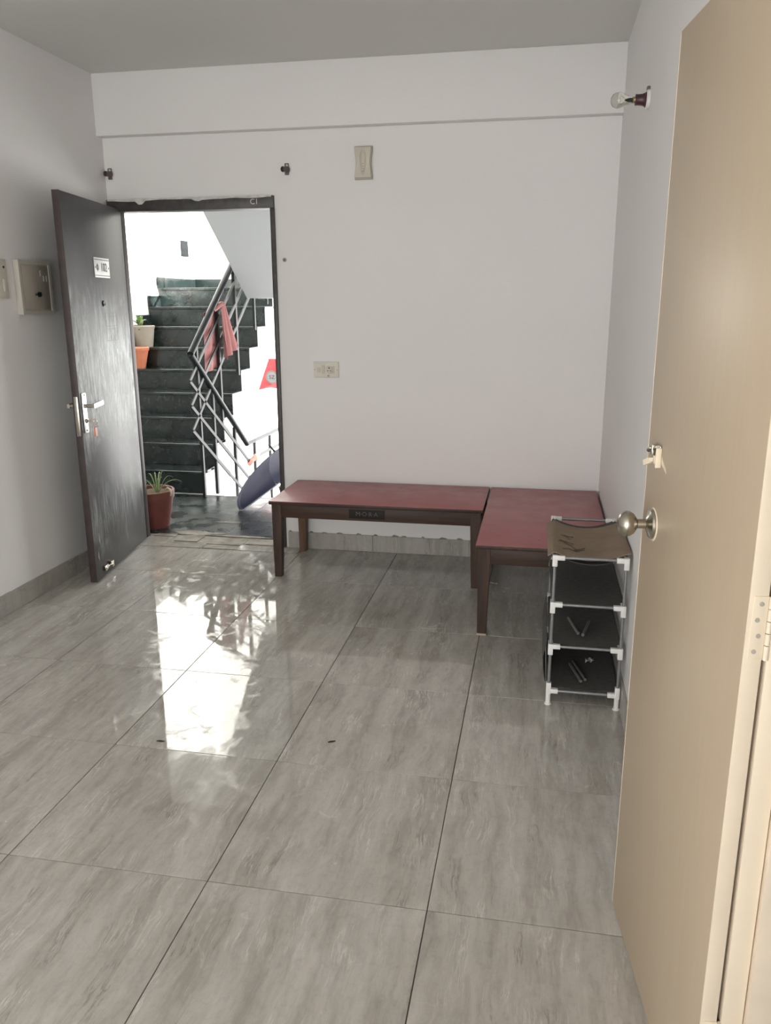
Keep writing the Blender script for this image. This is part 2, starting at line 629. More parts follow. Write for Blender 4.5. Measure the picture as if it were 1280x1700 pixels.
# patched strip in the doorway: broken offcuts bedded in cement
struct('trim_1', lambda b: box(b, XL + 0.002, -0.004, 2.868, 3.16, -0.03, -0.0035), 'cement', 'rough cement bed of the doorway threshold')
offc = [(-1.14, -0.93, 2.870, 3.085), (-0.925, -0.66, 2.872, 2.985), (-0.655, -0.42, 2.875, 2.955), (-0.415, -0.18, 2.874, 2.99),
        (-0.175, -0.01, 2.873, 2.992), (-0.90, -0.74, 3.0, 3.13), (-0.70, -0.42, 2.975, 3.10), (-0.40, -0.20, 3.005, 3.12), (-1.08, -0.93, 3.09, 3.15)]
for k, (a, b_, c_, d_) in enumerate(offc):
    def _oc(bm, a=a, b_=b_, c_=c_, d_=d_, k=k):
        rnd = random.Random(k)
        j = lambda: rnd.uniform(-0.010, 0.010)
        pts = [(a + j(), c_ + 0.004), (b_ + j(), c_ + 0.004), (b_ + j(), d_ + j()), ((a + b_) / 2 + j(), d_ + 1.6 * j()), (a + j(), d_ + j())]
        prism(bm, pts, 2, -0.02, 0.0005 + 0.001 * (k % 3))
    obj('tile', _oc, 'tile' if k in (0, 3, 4, 8) else 'cement', floor, False)

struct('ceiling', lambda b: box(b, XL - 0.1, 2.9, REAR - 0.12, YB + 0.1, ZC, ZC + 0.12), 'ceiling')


def _wb(b):
    box(b, -0.12, XR + 0.12, YB, YB + 0.15, -0.1, ZC)
    box(b, -2.6, -0.12, YB, YB + 0.15, 2.112, ZC)
    box(b, -2.6, -1.163, YB, YB + 0.15, -0.1, 2.112)


struct('wall_back', _wb, 'wall')
struct('trim_2', lambda b: box(b, XL, XR, 2.928, YB, 2.452, ZC, 0.003), 'wall', 'white ceiling beam along the top of the far wall')
struct('wall_left', lambda b: box(b, XL - 0.1, XL, REAR, YB, -0.05, ZC), 'wall')


def _wr(b):
    box(b, XR, XR + 0.12, -0.46, YB, -0.05, ZC)
    box(b, XR, XR + 0.12, -1.36, -0.46, 2.10, ZC)
    box(b, XR, XR + 0.12, REAR, -1.36, -0.05, ZC)
    # side room behind the cream door frame
    box(b, 2.8, 2.9, -2.2, 0.4, -0.05, ZC)
    box(b, XR + 0.12, 2.8, 0.3, 0.4, -0.05, ZC)
    box(b, XR + 0.12, 2.8, -2.2, -2.1, -0.05, ZC)


struct('wall_right', _wr, 'wall')


def _wrear(b):
    x0, x1, z0, z1 = WIN
    box(b, XL - 0.1, x0, REAR - 0.12, REAR, -0.05, ZC)
    box(b, x1, XR + 0.12, REAR - 0.12, REAR, -0.05, ZC)
    box(b, x0, x1, REAR - 0.12, REAR, z1, ZC)
    box(b, x0, x1, REAR - 0.12, REAR, -0.05, z0)


struct('wall_rear', _wrear, 'wall')


# skirting tiles
def skirting(name, axis, a0, a1, fixed, sign, first=0.6, start=None):
    root = link(name, None)
    tag(root, None, None, None, 'structure')
    a = a0
    k = 0
    cuts = [a0]
    nxt = start if start is not None else a0 + first
    while nxt < a1 - 0.02:
        cuts.append(nxt)
        nxt += 0.6
    cuts.append(a1)
    for c0, c1 in zip(cuts, cuts[1:]):
        bm = bmesh.new()
        L = c1 - c0 - 0.002
        h = 0.1055 + random.uniform(-0.0015, 0.0015)
        lo_, hi_ = sorted((0.0, sign * 0.010))
        if axis == 0:
            box(bm, -L / 2, L / 2, lo_, hi_, 0, h, 0.001)
        else:
            box(bm, lo_, hi_, -L / 2, L / 2, 0, h, 0.001)
        o = link('skirting_tile', mesh_of(bm, 'skirting_tile', 'skirt', False), root)
        o.location = ((c0 + c1) / 2, fixed, 0.001) if axis == 0 else (fixed, (c0 + c1) / 2, 0.001)
    return root


skirting('baseboard_back', 0, -0.105, XR - 0.012, YB - 0.0005, -1, 0.55)
skirting('baseboard_left', 1, REAR + 0.01, YB - 0.02, XL + 0.0005, 1, 0.47)
skirting('baseboard_right', 1, -0.44, YB - 0.02, XR - 0.0005, -1, 0.5)

# ragged plaster along the top of the skirting behind the bench
pl = link('trim_3', None)
tag(pl, 'ragged plaster edge above the far skirting', None, None, 'structure')
for k in range(16):
    xx = -0.09 + k * 0.105 + random.uniform(-0.03, 0.03)

    def _rg(bm, xx=xx):
        w = random.uniform(0.02, 0.06)
        prism(bm, [(xx, 0.105), (xx + w, 0.105), (xx + w * 0.8, 0.109 + random.uniform(0, 0.004)), (xx + w * 0.3, 0.112 + random.uniform(0, 0.004))], 1, YB - 0.006, YB + 0.0)
    obj('plaster_crumb', _rg, 'cement', pl, False)

# ------------------------------------------------------------------ entry door frame
fr = link('trim_4', None)
tag(fr, 'dark painted frame of the open entry door', None, None, 'structure')
obj('frame_head', lambda b: box(b, XL + 0.002, -0.119, 2.978, 3.09, 2.043, 2.111, 0.003), 'frame_dark', fr)
obj('frame_jamb', lambda b: box(b, -0.143, -0.118, 2.978, 3.09, 0.002, 2.043, 0.003), 'frame_dark', fr)
obj('frame_jamb', lambda b: box(b, XL + 0.003, -1.100, 3.034, 3.080, 0.002, 2.043, 0.003), 'brown_edge', fr)


def _ragged(bm):
    rnd = random.Random(3)
    n = 46
    top, bot = [], []
    for k in range(n + 1):
        x = XL + 0.01 + (1.02 - 0.0) * k / n
        d = 0.012 + 0.010 * mnoise.noise((x * 9, 1.3, 0)) + (0.018 if 8 < k < 11 else 0) + (0.008 if 24 < k < 27 else 0)
        top.append((x, 2.1125))
        bot.append((x, 2.1125 - max(0.004, d)))
    A = [bm.verts.new((x, 2.9755, z)) for x, z in top]
    B = [bm.verts.new((x, 2.9755, z)) for x, z in bot]
    fs = [bm.faces.new((A[k], A[k + 1], B[k + 1], B[k])) for k in range(n)]
    bmesh.ops.recalc_face_normals(bm, faces=fs)
    bmesh.ops.solidify(bm, geom=fs, thickness=-0.004)


obj('plaster_edge', _ragged, 'plaster', fr, False)
ch = link('chalk_mark', text_mesh('C1', 0.042, 0.0006, 'plaster', 'chalk_mark'), fr)
ch.location = (-0.235, 2.9772, 2.078)
ch.rotation_euler = (PI / 2, 0, 0)

# ------------------------------------------------------------------ entry door leaf (door_1)
HX, HY = -1.095, 3.020
FX, FY = -0.952, 2.145
DW = math.hypot(FX - HX, FY - HY)
door1 = link('door_1', None)
door1.location = (HX, HY, 0)
door1.rotation_euler = (0, 0, math.atan2(FY - HY, FX - HX))
tag(door1, 'dark scuffed entry door standing open, numbered 102', None, None, 'structure')
# local: x from hinge to free edge, y = 0 the outer face (towards the room's right), z up
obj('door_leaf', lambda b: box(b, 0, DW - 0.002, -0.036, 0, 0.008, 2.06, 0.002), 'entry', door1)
obj('edge_strip', lambda b: box(b, DW - 0.002, DW + 0.003, -0.037, 0.001, 0.008, 2.061, 0.001), 'brown_edge', door1)


def S(s):            # distance from the free edge -> local x
    return DW - s


np_ = obj('number_plate', lambda b: box(b, S(0.605), S(0.375), 0.0, 0.004, 1.655, 1.762, 0.001), 'plate_white', door1)
obj('plate_line', lambda b: box(b, S(0.600), S(0.380), 0.004, 0.0046, 1.749, 1.753), 'black', np_, False)
obj('plate_line', lambda b: box(b, S(0.600), S(0.380), 0.004, 0.0046, 1.664, 1.668), 'black', np_, False)
nt = link('plate_digits', text_mesh('102', 0.066, 0.0005, 'black', 'plate_digits'), np_)
nt.location = (S(0.515), 0.0046, 1.709)
nt.rotation_euler = (PI / 2, 0, PI)
obj('plate_emblem', lambda b: lathe(b, [(0.009, 0), (0.017, 0), (0.017, 0.0008), (0.009, 0.0008), (0.009, 0)], 20, axis_mtx((S(0.418), 0.004, 1.709), (0, 1, 0))), 'black', np_)
obj('plate_emblem_bar', lambda b: box(b, S(0.421), S(0.415), 0.004, 0.0047, 1.687, 1.731), 'black', np_, False)
for s_ in (0.387, 0.592):
    obj('plate_dot', lambda b, s_=s_: lathe(b, [(0, 0.0008), (0.005, 0.0008), (0.005, 0)], 12, axis_mtx((S(s_), 0.004, 1.709), (0, 1, 0))), 'black', np_)
obj('peephole', lambda b: lathe(b, [(0.017, 0), (0.017, 0.004), (0.012, 0.007), (0.009, 0.005), (0, 0.004)], 20, axis_mtx((S(0.47), 0, 1.514), (0, 1, 0))), 'black', door1)


def _sticker(bm):
    # outline and ruled lines of an old paper slip left on the paint
    s0, s1, z0, z1 = 0.480, 0.665, 1.305, 1.462
    w = 0.0022
    for z in (z0, 1.372, 1.387, 1.441, z1):
        box(bm, S(s1), S(s0), 0, 0.0006, z - w / 2, z + w / 2)
    for s in (s0, 0.545, 0.61, s1):
        box(bm, S(s + w), S(s), 0, 0.0006, z0, z1)
    for k in range(6):
        z = 1.315 + k * 0.010
        box(bm, S(0.655), S(0.555), 0, 0.0006, z, z + 0.001)


obj('old_slip_outline', _sticker, 'frame_dark', door1, False)
hp = obj('handle_plate', lambda b: box(b, S(0.070), S(0.022), 0, 0.009, 0.842, 1.055, 0.003), 'steel_bright', door1)


def _lever(bm):
    tube(bm, [(S(0.046), 0.008, 0.985), (S(0.046), 0.055, 0.985)], 0.010, 14)
    bar(bm, (S(0.036), 0.055, 0.985), (S(0.165), 0.058, 0.992), 0.014, 0.024, (0, 1, 0))


obj('lever', _lever, 'steel', hp)
obj('lock_cylinder', lambda b: lathe(b, [(0.012, 0), (0.012, 0.008), (0, 0.009)], 18, axis_mtx((S(0.046), 0.009, 0.905), (0, 1, 0))), 'steel', hp)
key = obj('key', lambda b: (box(b, S(0.048), S(0.044), 0.016, 0.040, 0.897, 0.913), lathe(b, [(0.006, -0.0015), (0.014, -0.0015), (0.014, 0.0015), (0.006, 0.0015), (0.006, -0.0015)], 18, axis_mtx((S(0.046), 0.052, 0.905), (1, 0, 0)))), 'steel', door1)
obj('key_ring', lambda b: tube(b, [(S(0.046) + 0.0, 0.056 + 0.012 * math.sin(a), 0.886 + 0.014 * math.cos(a)) for a in [2 * PI * k / 16 for k in range(17)]], 0.0013, 6), 'steel', key)
obj('key_tag', lambda b: box(b, S(0.066), S(0.034), 0.048, 0.054, 0.822, 0.872, 0.002), 'orange_tag', key)
obj('screw', lambda b: lathe(b, [(0.005, 0), (0.004, 0.003), (0, 0.0035)], 10, axis_mtx((S(0.046), 0.009, 1.043), (0, 1, 0))), 'black', hp)
obj('screw', lambda b: lathe(b, [(0.005, 0), (0.004, 0.003), (0, 0.0035)], 10, axis_mtx((S(0.046), 0.009, 0.854), (0, 1, 0))), 'black', hp)
obj('lock_faceplate', lambda b: box(b, DW + 0.003, DW + 0.006, -0.030, -0.008, 0.83, 1.04, 0.001), 'steel', door1)
obj('inner_handle', lambda b: (tube(b, [(S(0.046), -0.036, 0.985), (S(0.046), -0.075, 0.985)], 0.010, 12), bar(b, (S(0.036), -0.078, 0.985), (S(0.15), -0.08, 0.985), 0.014, 0.022, (0, 1, 0))), 'steel', door1)


def _bolt(bm):
    tube(bm, [(S(0.11), 0.012, 0.052), (S(0.215), 0.012, 0.046)], 0.008, 10)
    box(bm, S(0.145), S(0.105), 0, 0.016, 0.038, 0.068, 0.002)
    box(bm, S(0.225), S(0.195), 0, 0.018, 0.030, 0.066, 0.002)
    tube(bm, [(S(0.16), 0.012, 0.050), (S(0.16), 0.040, 0.056)], 0.005, 8)


obj('floor_bolt', _bolt, 'steel', door1)
for s_, z_, l_ in ((0.085, 0.20, 0.07), (0.055, 0.115, 0.055)):
    obj('scratch', lambda b, s_=s_, z_=z_, l_=l_: prism(b, [(S(s_), z_ + l_), (S(s_ + 0.006), z_), (S(s_ - 0.004), z_ + l_ * 0.4)], 1, 0.0, 0.0008), 'plaster', door1, False)
for z_ in (0.25, 1.05, 1.82):
    obj('hinge', lambda b, z_=z_: tube(b, [(-0.004, -0.010, z_ - 0.05), (-0.004, -0.010, z_ + 0.05)], 0.007, 10), 'steel', door1)

# ------------------------------------------------------------------ beige inner door (door_2)
H2 = (1.750, -0.516)
F2 = (1.670, 0.113)
W2 = math.hypot(F2[0] - H2[0], F2[1] - H2[1])
door2 = link('door_2', None)
door2.location = (H2[0], H2[1], 0)
door2.rotation_euler = (0, 0, math.atan2(F2[1] - H2[1], F2[0] - H2[0]))
tag(door2, 'beige laminate door folded back against the right wall', None, None, 'structure')
# local: x hinge -> free edge, y = 0 the face towards the room
obj('door_leaf', lambda b: box(b, 0.0015, W2, -0.027, 0, 0.004, 2.030, 0.0015), 'beige', door2)
obj('edge_strip', lambda b: box(b, -0.0015, 0.0015, -0.0275, 0.0005, 0.004, 2.030, 0.0008), 'cream', door2)
obj('edge_strip', lambda b: box(b, W2, W2 + 0.002, -0.0275, 0.0005, 0.004, 2.030, 0.0008), 'cream2', door2)
ks = W2 - 0.085
kn = obj('door_knob', lambda b: lathe(b, [(0.0105, 0.010), (0.0105, 0.034), (0.015, 0.037), (0.0225, 0.042), (0.0275, 0.050), (0.0288, 0.057), (0.0275, 0.064), (0.0215, 0.071), (0.012, 0.0755), (0.0, 0.0765)], 36, axis_mtx((ks, 0, 1.048), (0, 1, 0))), 'steel', door2)
obj('knob_rose', lambda b: lathe(b, [(0.033, 0.0), (0.033, 0.003), (0.030, 0.007), (0.022, 0.010), (0.014, 0.013), (0.0105, 0.016)], 36, axis_mtx((ks, 0.001, 1.048), (0, 1, 0))), 'steel', kn)
obj('paint_ring', lambda b: lathe(b, [(0.0365, 0.0), (0.0355, 0.0016), (0.031, 0.0016)], 32, axis_mtx((ks, 0, 1.047), (0, 1, 0))), 'cream', kn)
lt = obj('latch_plate', lambda b: box(b, ks - 0.022, ks + 0.020, 0, 0.004, 1.180, 1.222, 0.001), 'steel', door2)


def _latch(bm):
    tube(bm, [(ks - 0.008, 0.008, 1.214), (ks + 0.012, 0.012, 1.211), (ks + 0.028, 0.014, 1.206)], [0.0055, 0.0062, 0.0050], 12)
    box(bm, ks - 0.004, ks + 0.006, 0.003, 0.016, 1.200, 1.222, 0.0015)


obj('latch_bolt', _latch, 'steel', lt)
obj('latch_bracket', lambda b: (box(b, ks - 0.024, ks - 0.018, 0, 0.012, 1.176, 1.218, 0.0015), box(b, ks - 0.020, ks - 0.004, 0.004, 0.013, 1.183, 1.201, 0.002)), 'cream', lt)
obj('latch_tab', lambda b: (bar(b, (ks - 0.006, 0.010, 1.192), (ks + 0.004, 0.016, 1.188), 0.004, 0.008), bar(b, (ks + 0.003, 0.016, 1.188), (ks + 0.026, 0.022, 1.178), 0.006, 0.012)), 'cream', lt)
obj('paint_smear', lambda b: prism(b, [(ks - 0.026, 1.200), (ks - 0.026, 1.186), (ks - 0.05, 1.178), (ks - 0.066, 1.172), (ks - 0.060, 1.182)], 1, 0.0, 0.0006), 'cream', door2, False)
for z0_, z1_ in ((0.985, 1.088), (0.20, 0.30), (1.74, 1.84)):
    hg = obj('hinge', lambda b, z0_=z0_, z1_=z1_: box(b, -0.0032, -0.0015, -0.0275, -0.0060, z0_, z1_, 0.0005), 'cream', door2)
    zs = [z0_ + (z1_ - z0_) * f for f in (0, 0.24, 0.43, 0.62, 0.81, 1)]
    for k in range(5):
        obj('hinge_knuckle', lambda b, k=k: tube(b, [(-0.0045, -0.0315, zs[k] + 0.0007), (-0.0045, -0.0315, zs[k + 1] - 0.0007)], 0.0042, 14), 'cream', hg)
    for k in range(4):
        zz = z0_ + (z1_ - z0_) * (0.13 + 0.25 * k)
        obj('hinge_screw', lambda b, zz=zz, k=k: lathe(b, [(0.0038, 0), (0.0036, 0.0008), (0.0012, 0.0010), (0, 0.0004)], 14, axis_mtx((-0.0032, -0.0135 - 0.004 * (k % 2), zz), (-1, 0, 0))), 'ivory_d', hg)

f2 = link('trim_5', None)
tag(f2, 'cream painted frame of the beige door', None, None, 'structure')
obj('frame_jamb', lambda b: box(b, 1.7835, 1.8185, -0.517, -0.458, 0, 2.08, 0.002), 'cream', f2)
obj('frame_stop', lambda b: box(b, 1.8200, 1.915, -0.530, -0.458, 0, 2.08, 0.002), 'cream2', f2)
obj('frame_jamb', lambda b: box(b, 1.7835, 1.915, -1.362, -1.30, 0, 2.08, 0.002), 'cream', f2)
obj('frame_head', lambda b: box(b, 1.7835, 1.915, -1.362, -0.458, 2.08, 2.14, 0.002), 'cream', f2)


# ================================================================== BENCHES
def bench(name, label, loc, L, D, H, along, nameplate=False):
    """along 0: length in x, 1: length in y.  Origin at the min corner of the top on the floor."""
    t = thing(name, label, 'bench', loc, 0.0, 'red topped benches')
    lx, ly = (L, D) if along == 0 else (D, L)
    obj('bench_top', lambda b: box(b, 0.001, lx - 0.001, 0.001, ly - 0.001, H - 0.0025, H, 0.0008), 'red', t)
    obj('top_board', lambda b: box(b, 0, lx, 0, ly, H - 0.020, H - 0.0025, 0.002), 'wood_x' if along == 0 else 'wood_y', t)
    ins = 0.012
    a0, a1 = H - 0.096, H - 0.0205
    obj('apron', lambda b: box(b, ins + 0.05, lx - ins - 0.05, ins + 0.006, ins + 0.026, a0, a1, 0.002), 'wood_x', t)
    obj('apron', lambda b: box(b, ins + 0.05, lx - ins - 0.05, ly - ins - 0.026, ly - ins - 0.006, a0, a1, 0.002), 'wood_x', t)
    obj('apron', lambda b: box(b, ins + 0.006, ins + 0.026, ins + 0.05, ly - ins - 0.05, a0, a1, 0.002), 'wood_y', t)
    obj('apron', lambda b: box(b, lx - ins - 0.026, lx - ins - 0.006, ins + 0.05, ly - ins - 0.05, a0, a1, 0.002), 'wood_y', t)
    for sx in (0, 1):
        for sy in (0, 1):
            def _leg(bm, sx=sx, sy=sy):
                w0, w1 = 0.056, 0.042
                ox = ins if sx == 0 else lx - ins
                oy = ins if sy == 0 else ly - ins
                dx = 1 if sx == 0 else -1
                dy = 1 if sy == 0 else -1
                def ring(z, w, off):
                    return [bm.verts.new((ox + dx * (off + a * w), oy + dy * (off + b * w), z)) for a, b in ((0, 0), (1, 0), (1, 1), (0, 1))]
                R = [ring(0.0, w1, 0.003), ring(a0, w0, 0.0), ring(a1, w0, 0.0)]
                for p, q in zip(R, R[1:]):
                    for k in range(4):
                        bm.faces.new((p[k], p[(k + 1) % 4], q[(k + 1) % 4], q[k]))
                bm.faces.new(R[0])
                bm.faces.new(R[-1])
                bmesh.ops.recalc_face_normals(bm, faces=bm.faces)
                bmesh.ops.bevel(bm, geom=[e for e in bm.edges if abs(e.verts[0].co.z - e.verts[1].co.z) > 0.02], offset=0.003, segments=2, affect='EDGES')
            pale = along == 0 and sx == 0 and sy == 1
            leg = obj('leg', _leg, 'wood_pale' if pale else 'wood_z', t)
            if along == 1 and sx == 0 and sy == 0:
                obj('leg_tip', lambda b: box(b, ins + 0.002, ins + 0.046, ins + 0.002, ins + 0.046, 0.0, 0.010, 0.002), 'leg_tip', leg)
    if nameplate:
        pz = (a0 + a1) / 2 + 0.002
        pt = obj('maker_plate', lambda b: box(b, 0.455, 0.655, ins + 0.0035, ins + 0.006, pz - 0.026, pz + 0.026, 0.0008), 'plate_dark', t)
        tx = link('plate_lettering', text_mesh('M·O·R·A', 0.034, 0.0005, 'text_grey', 'plate_lettering'), pt)
        tx.location = (0.555, ins + 0.003, pz)
        tx.rotation_euler = (PI / 2, 0, 0)
    return t


bench('bench', 'long red topped wooden bench along the far wall beside the doorway', (-0.028, 2.418, 0), 1.190, 0.565, 0.447, 0, True)
bench('bench', 'red topped wooden bench in the right corner behind the shoe rack', (1.172, 1.783, 0), 1.195, 0.606, 0.447, 1)

# ================================================================== SHOE RACK
rk = thing('shoe_rack', 'four tier shoe rack of grey tubes and dark fabric by the beige door', 'shoe rack', (0, 0, 0))
RX0, RX1, RY0, RY1 = 1.511, 1.768, 1.178, 1.742
LV = [0.058, 0.243, 0.413, 0.598]
POST = [(RX0, RY0), (RX1, RY0), (RX0, RY1), (RX1, RY1)]
for (px, py) in POST:
    po = obj('post', lambda b, px=px, py=py: tube(b, [(px, py, 0.02), (px, py, LV[3])], 0.0062, 12), 'tube', rk)
    obj('foot', lambda b, px=px, py=py: lathe(b, [(0.0, 0.0), (0.014, 0.0), (0.014, 0.004), (0.0095, 0.006), (0.0095, 0.05), (0, 0.05)], 16, axis_mtx((px, py, 0.0005), (0, 0, 1))), 'conn', po)
for z in LV:
    for y in (RY0, RY1):
        obj('cross_rail', lambda b, y=y, z=z: tube(b, [(RX0, y, z), (RX1, y, z)], 0.0060, 12), 'tube', rk)
    for x in (RX0, RX1):
        obj('side_rail', lambda b, x=x, z=z: tube(b, [(x, RY0, z), (x, RY1, z)], 0.0060, 10), 'tube', rk)
    for (px, py) in POST:
        def _cn(bm, px=px, py=py, z=z):
            sx = 1 if px == RX0 else -1
            sy = 1 if py == RY0 else -1
            top = z == LV[3]
            bot = z == LV[0]
            zlo = z - (0.012 if bot else 0.034)
            zhi = z + (0.034 if bot else 0.010)
            box(bm, px - 0.0095, px + 0.0095, py - 0.0095, py + 0.0095, zlo, zhi, 0.002)
            a, c = sorted((px, px + sx * 0.036))
            box(bm, a, c, py - 0.0090, py + 0.0090, z - 0.009, z + 0.009, 0.002)
            a, c = sorted((py, py + sy * 0.036))
            box(bm, px - 0.0088, px + 0.0088, a, c, z - 0.0088, z + 0.0088, 0.002)
        obj('connector', _cn, 'conn', rk)
for k, z in enumerate(LV):
    sag = (0.004, 0.006, 0.006, 0.036)[k]

    def _sh(bm, z=z, sag=sag):
        def fn(u, v):
            x = RX0 - 0.003 + (RX1 - RX0 + 0.006) * u
            s = 4 * u * (1 - u)
            return (x, RY0 + 0.016 + (RY1 - RY0 - 0.032) * v, z + 0.0075 - sag * s + 0.0015 * mnoise.noise((u * 4, v * 6, z * 30)))
        sheet(bm, fn, 20, 24, 0.0022)
    sf = obj('shelf_fabric', _sh, 'fabric', rk)
    for x in (RX0, RX1):
        obj('fabric_sleeve', lambda b, x=x, z=z: tube(b, [(x, RY0 + 0.034, z), (x, RY1 - 0.034, z)], 0.0080, 12), 'fabric', sf)


def _sp(bm):
    def fn(u, v):
        return (RX0 - 0.012 - 0.012 * math.sin(PI * v) - 0.003 * mnoise.noise((u * 5, v * 4, 1)), RY0 + 0.06 + (RY1 - RY0 - 0.09) * u, 0.065 + 0.172 * v + 0.01 * u)
    sheet(bm, fn, 14, 10, 0.002)


obj('side_flap', _sp, 'fabric', rk)


def _sp2(bm):
    def fn(u, v):
        return (RX0 - 0.011 - 0.006 * math.sin(PI * v), RY0 + 0.05 + (RY1 - RY0 - 0.10) * u, 0.50 + 0.093 * v)
    sheet(bm, fn, 12, 8, 0.002)


obj('side_flap', _sp2, 'fabric', rk)


def _card(bm):
    def fn(u, v):
        x = 1.483 + (1.7845 - 1.483) * u
        c = (x - 1.64) / 0.13
        sag = 0.030 * max(0.0, 1 - c * c)
        drop = 0.0 if x > RX0 - 0.005 else (RX0 - 0.005 - x) * 0.7
        return (x, 1.172 + 0.022 * u + (0.455 - 0.02 * u) * v, 0.6215 - sag - drop + 0.0015 * mnoise.noise((u * 5, v * 5, 3)))
    sheet(bm, fn, 30, 16, 0.003)


cd = obj('cardboard_sheet', _card, 'card')
tag(cd, 'brown cardboard sheet with faded marks sagging over the top of the shoe rack', 'cardboard')


def card_z(x):
    c = (x - 1.64) / 0.13
    return 0.6215 - 0.030 * max(0.0, 1 - c * c)


def _scrib():
    rnd = random.Random(11)
    strokes = []
    for cx, cy in ((1.556, 1.36), (1.566, 1.44), (1.60, 1.30), (1.57, 1.285)):
        for k in range(4):
            a = rnd.uniform(-0.6, 0.9)
            l = rnd.uniform(0.015, 0.04)
            ox, oy = cx + rnd.uniform(-0.018, 0.018), cy + rnd.uniform(-0.03, 0.03)
            strokes.append(((ox - l * math.cos(a) / 2, oy - l * math.sin(a) / 2), (ox + l * math.cos(a) / 2, oy + l * math.sin(a) / 2)))
    return strokes


for (x0, y0), (x1, y1) in _scrib():
    def _stroke(bm):
        n = 4
        pts = [Vector((x0 + (x1 - x0) * i / n, y0 + (y1 - y0) * i / n, 0)) for i in range(n + 1)]
        for p in pts:
            p.z = card_z(p.x) + 0.0028
        V = []
        d = (pts[-1] - pts[0]).normalized()
        sd = Vector((-d.y, d.x, 0)).normalized() * 0.0022
        for p in pts:
            V.append((bm.verts.new(p - sd), bm.verts.new(p + sd)))
        fs = [bm.faces.new((p[0], p[1], q[1], q[0])) for p, q in zip(V, V[1:])]
        bmesh.ops.recalc_face_normals(bm, faces=fs)
        bmesh.ops.solidify(bm, geom=fs, thickness=0.0012)
    obj('faded_stroke', _stroke, 'ink', cd, False)

SG = 'loose tube pieces on the shoe rack'


def spare(label, p0, p1):
    def _b(bm):
        tube(bm, [p0, p1], 0.0062, 12)
    o = obj('metal_tube', _b, 'spare')
    return tag(o, label, 'tube', SG)


zs2, zs1 = LV[1] + 0.0145, LV[0] + 0.0155
spare('grey tube piece, left arm of the V on the rack shelf third from bottom'.replace('third from bottom', 'second from bottom'), (1.585, 1.44, zs2), (1.617, 1.285, zs2))
spare('grey tube piece, right arm of the V on the rack shelf second from bottom', (1.666, 1.415, zs2), (1.634, 1.272, zs2))
spare('left of two parallel grey tube pieces on the bottom rack shelf', (1.598, 1.40, zs1), (1.636, 1.245, zs1))
spare('right of two parallel grey tube pieces on the bottom rack shelf', (1.610, 1.425, zs1), (1.653, 1.262, zs1))


def _scr(bm):
    def fn(u, v):
        return (1.662 + 0.035 * u, 1.425 + 0.03 * v + 0.01 * u, zs1 - 0.003 + 0.010 * abs(math.sin(5 * u + 2 * v)))
    sheet(bm, fn, 8, 6, 0.001)


tag(obj('paper_scrap', _scr, 'paper'), 'crumpled pale scrap on the bottom shelf of the shoe rack', 'paper scrap')


def _scr2(bm):
    def fn(u, v):
        return (1.19 + 0.055 * u, 2.525 + 0.015 * v - 0.012 * u, 0.0015 + 0.006 * abs(math.sin(6 * u + 2 * v)))
    sheet(bm, fn, 8, 4, 0.001)


tag(obj('paper_scrap', _scr2, 'paper'), 'small pale twist of litter on the floor under the corner bench', 'paper scrap')


def chip(label, c, L, a, mat='plate_dark'):
    def _b(bm):
        d = Vector((math.cos(a), math.sin(a), 0)) * L / 2
        n = Vector((-d.y, d.x, 0)) * 0.3
        c0 = Vector(c)
        pts = [c0 - d, c0 - d * 0.3 + n, c0 + d, c0 + d * 0.2 - n * 0.7]
        prism(bm, [(p.x, p.y) for p in pts], 2, 0.0004, 0.004)
    tag(obj('dirt_chip', _b, mat, None, False), label, 'dirt chip', 'specks on the floor')


chip('dark chip on the floor tile in the middle of the room', (0.754, 0.752, 0), 0.028, 0.5)
chip('dark smudge of dirt beside the bright doorway reflection on the floor', (0.152, 0.645, 0), 0.03, 0.1)

# ================================================================== WALL FITTINGS
# bulb in its holder on the right wall
bl = thing('light_bulb', 'clear glass bulb in a maroon holder on the right wall', 'light bulb', (XR, 1.771, 2.262))
mb = axis_mtx((0, 0, 0), (-1, 0, 0.02))
obj('mounting_block', lambda b: lathe(b, [(0, -0.0), (0.036, 0.0), (0.036, 0.010), (0.031, 0.013), (0, 0.013)], 28, mb), 'conn', bl)
obj('backing_strip', lambda b: box(b, -0.012, 0, -0.012, 0.012, 0.020, 0.046, 0.002), 'holder', bl)
obj('holder_body', lambda b: lathe(b, [(0.029, 0.013), (0.024, 0.018), (0.0205, 0.028), (0.0195, 0.045), (0.0205, 0.052), (0.0165, 0.053), (0, 0.053)], 28, mb), 'bakelite', bl)
obj('bulb_cap', lambda b: lathe(b, [(0.011, 0.053), (0.011, 0.060), (0.012, 0.062)], 24, mb), 'brass', bl)
gl = obj('bulb_glass', lambda b: lathe(b, [(0.012, 0.060), (0.0125, 0.070), (0.016, 0.083), (0.0235, 0.096), (0.0285, 0.108), (0.0290, 0.116), (0.0265, 0.127), (0.020, 0.137), (0.010, 0.1425), (0, 0.1438)], 36, mb), 'glass', bl)
obj('filament_stem', lambda b: lathe(b, [(0.006, 0.062), (0.005, 0.080), (0.002, 0.092), (0, 0.094)], 12, mb), 'conn', gl)
obj('filament', lambda b: tube(b, [mb @ Vector(p) for p in ((0.001, 0, 0.090), (0.012, 0, 0.108), (0.006, 0.003, 0.111), (0, 0, 0.108), (-0.006, 0.003, 0.111), (-0.012, 0, 0.108), (-0.001, 0, 0.090))], 0.0006, 6), 'wire', gl)


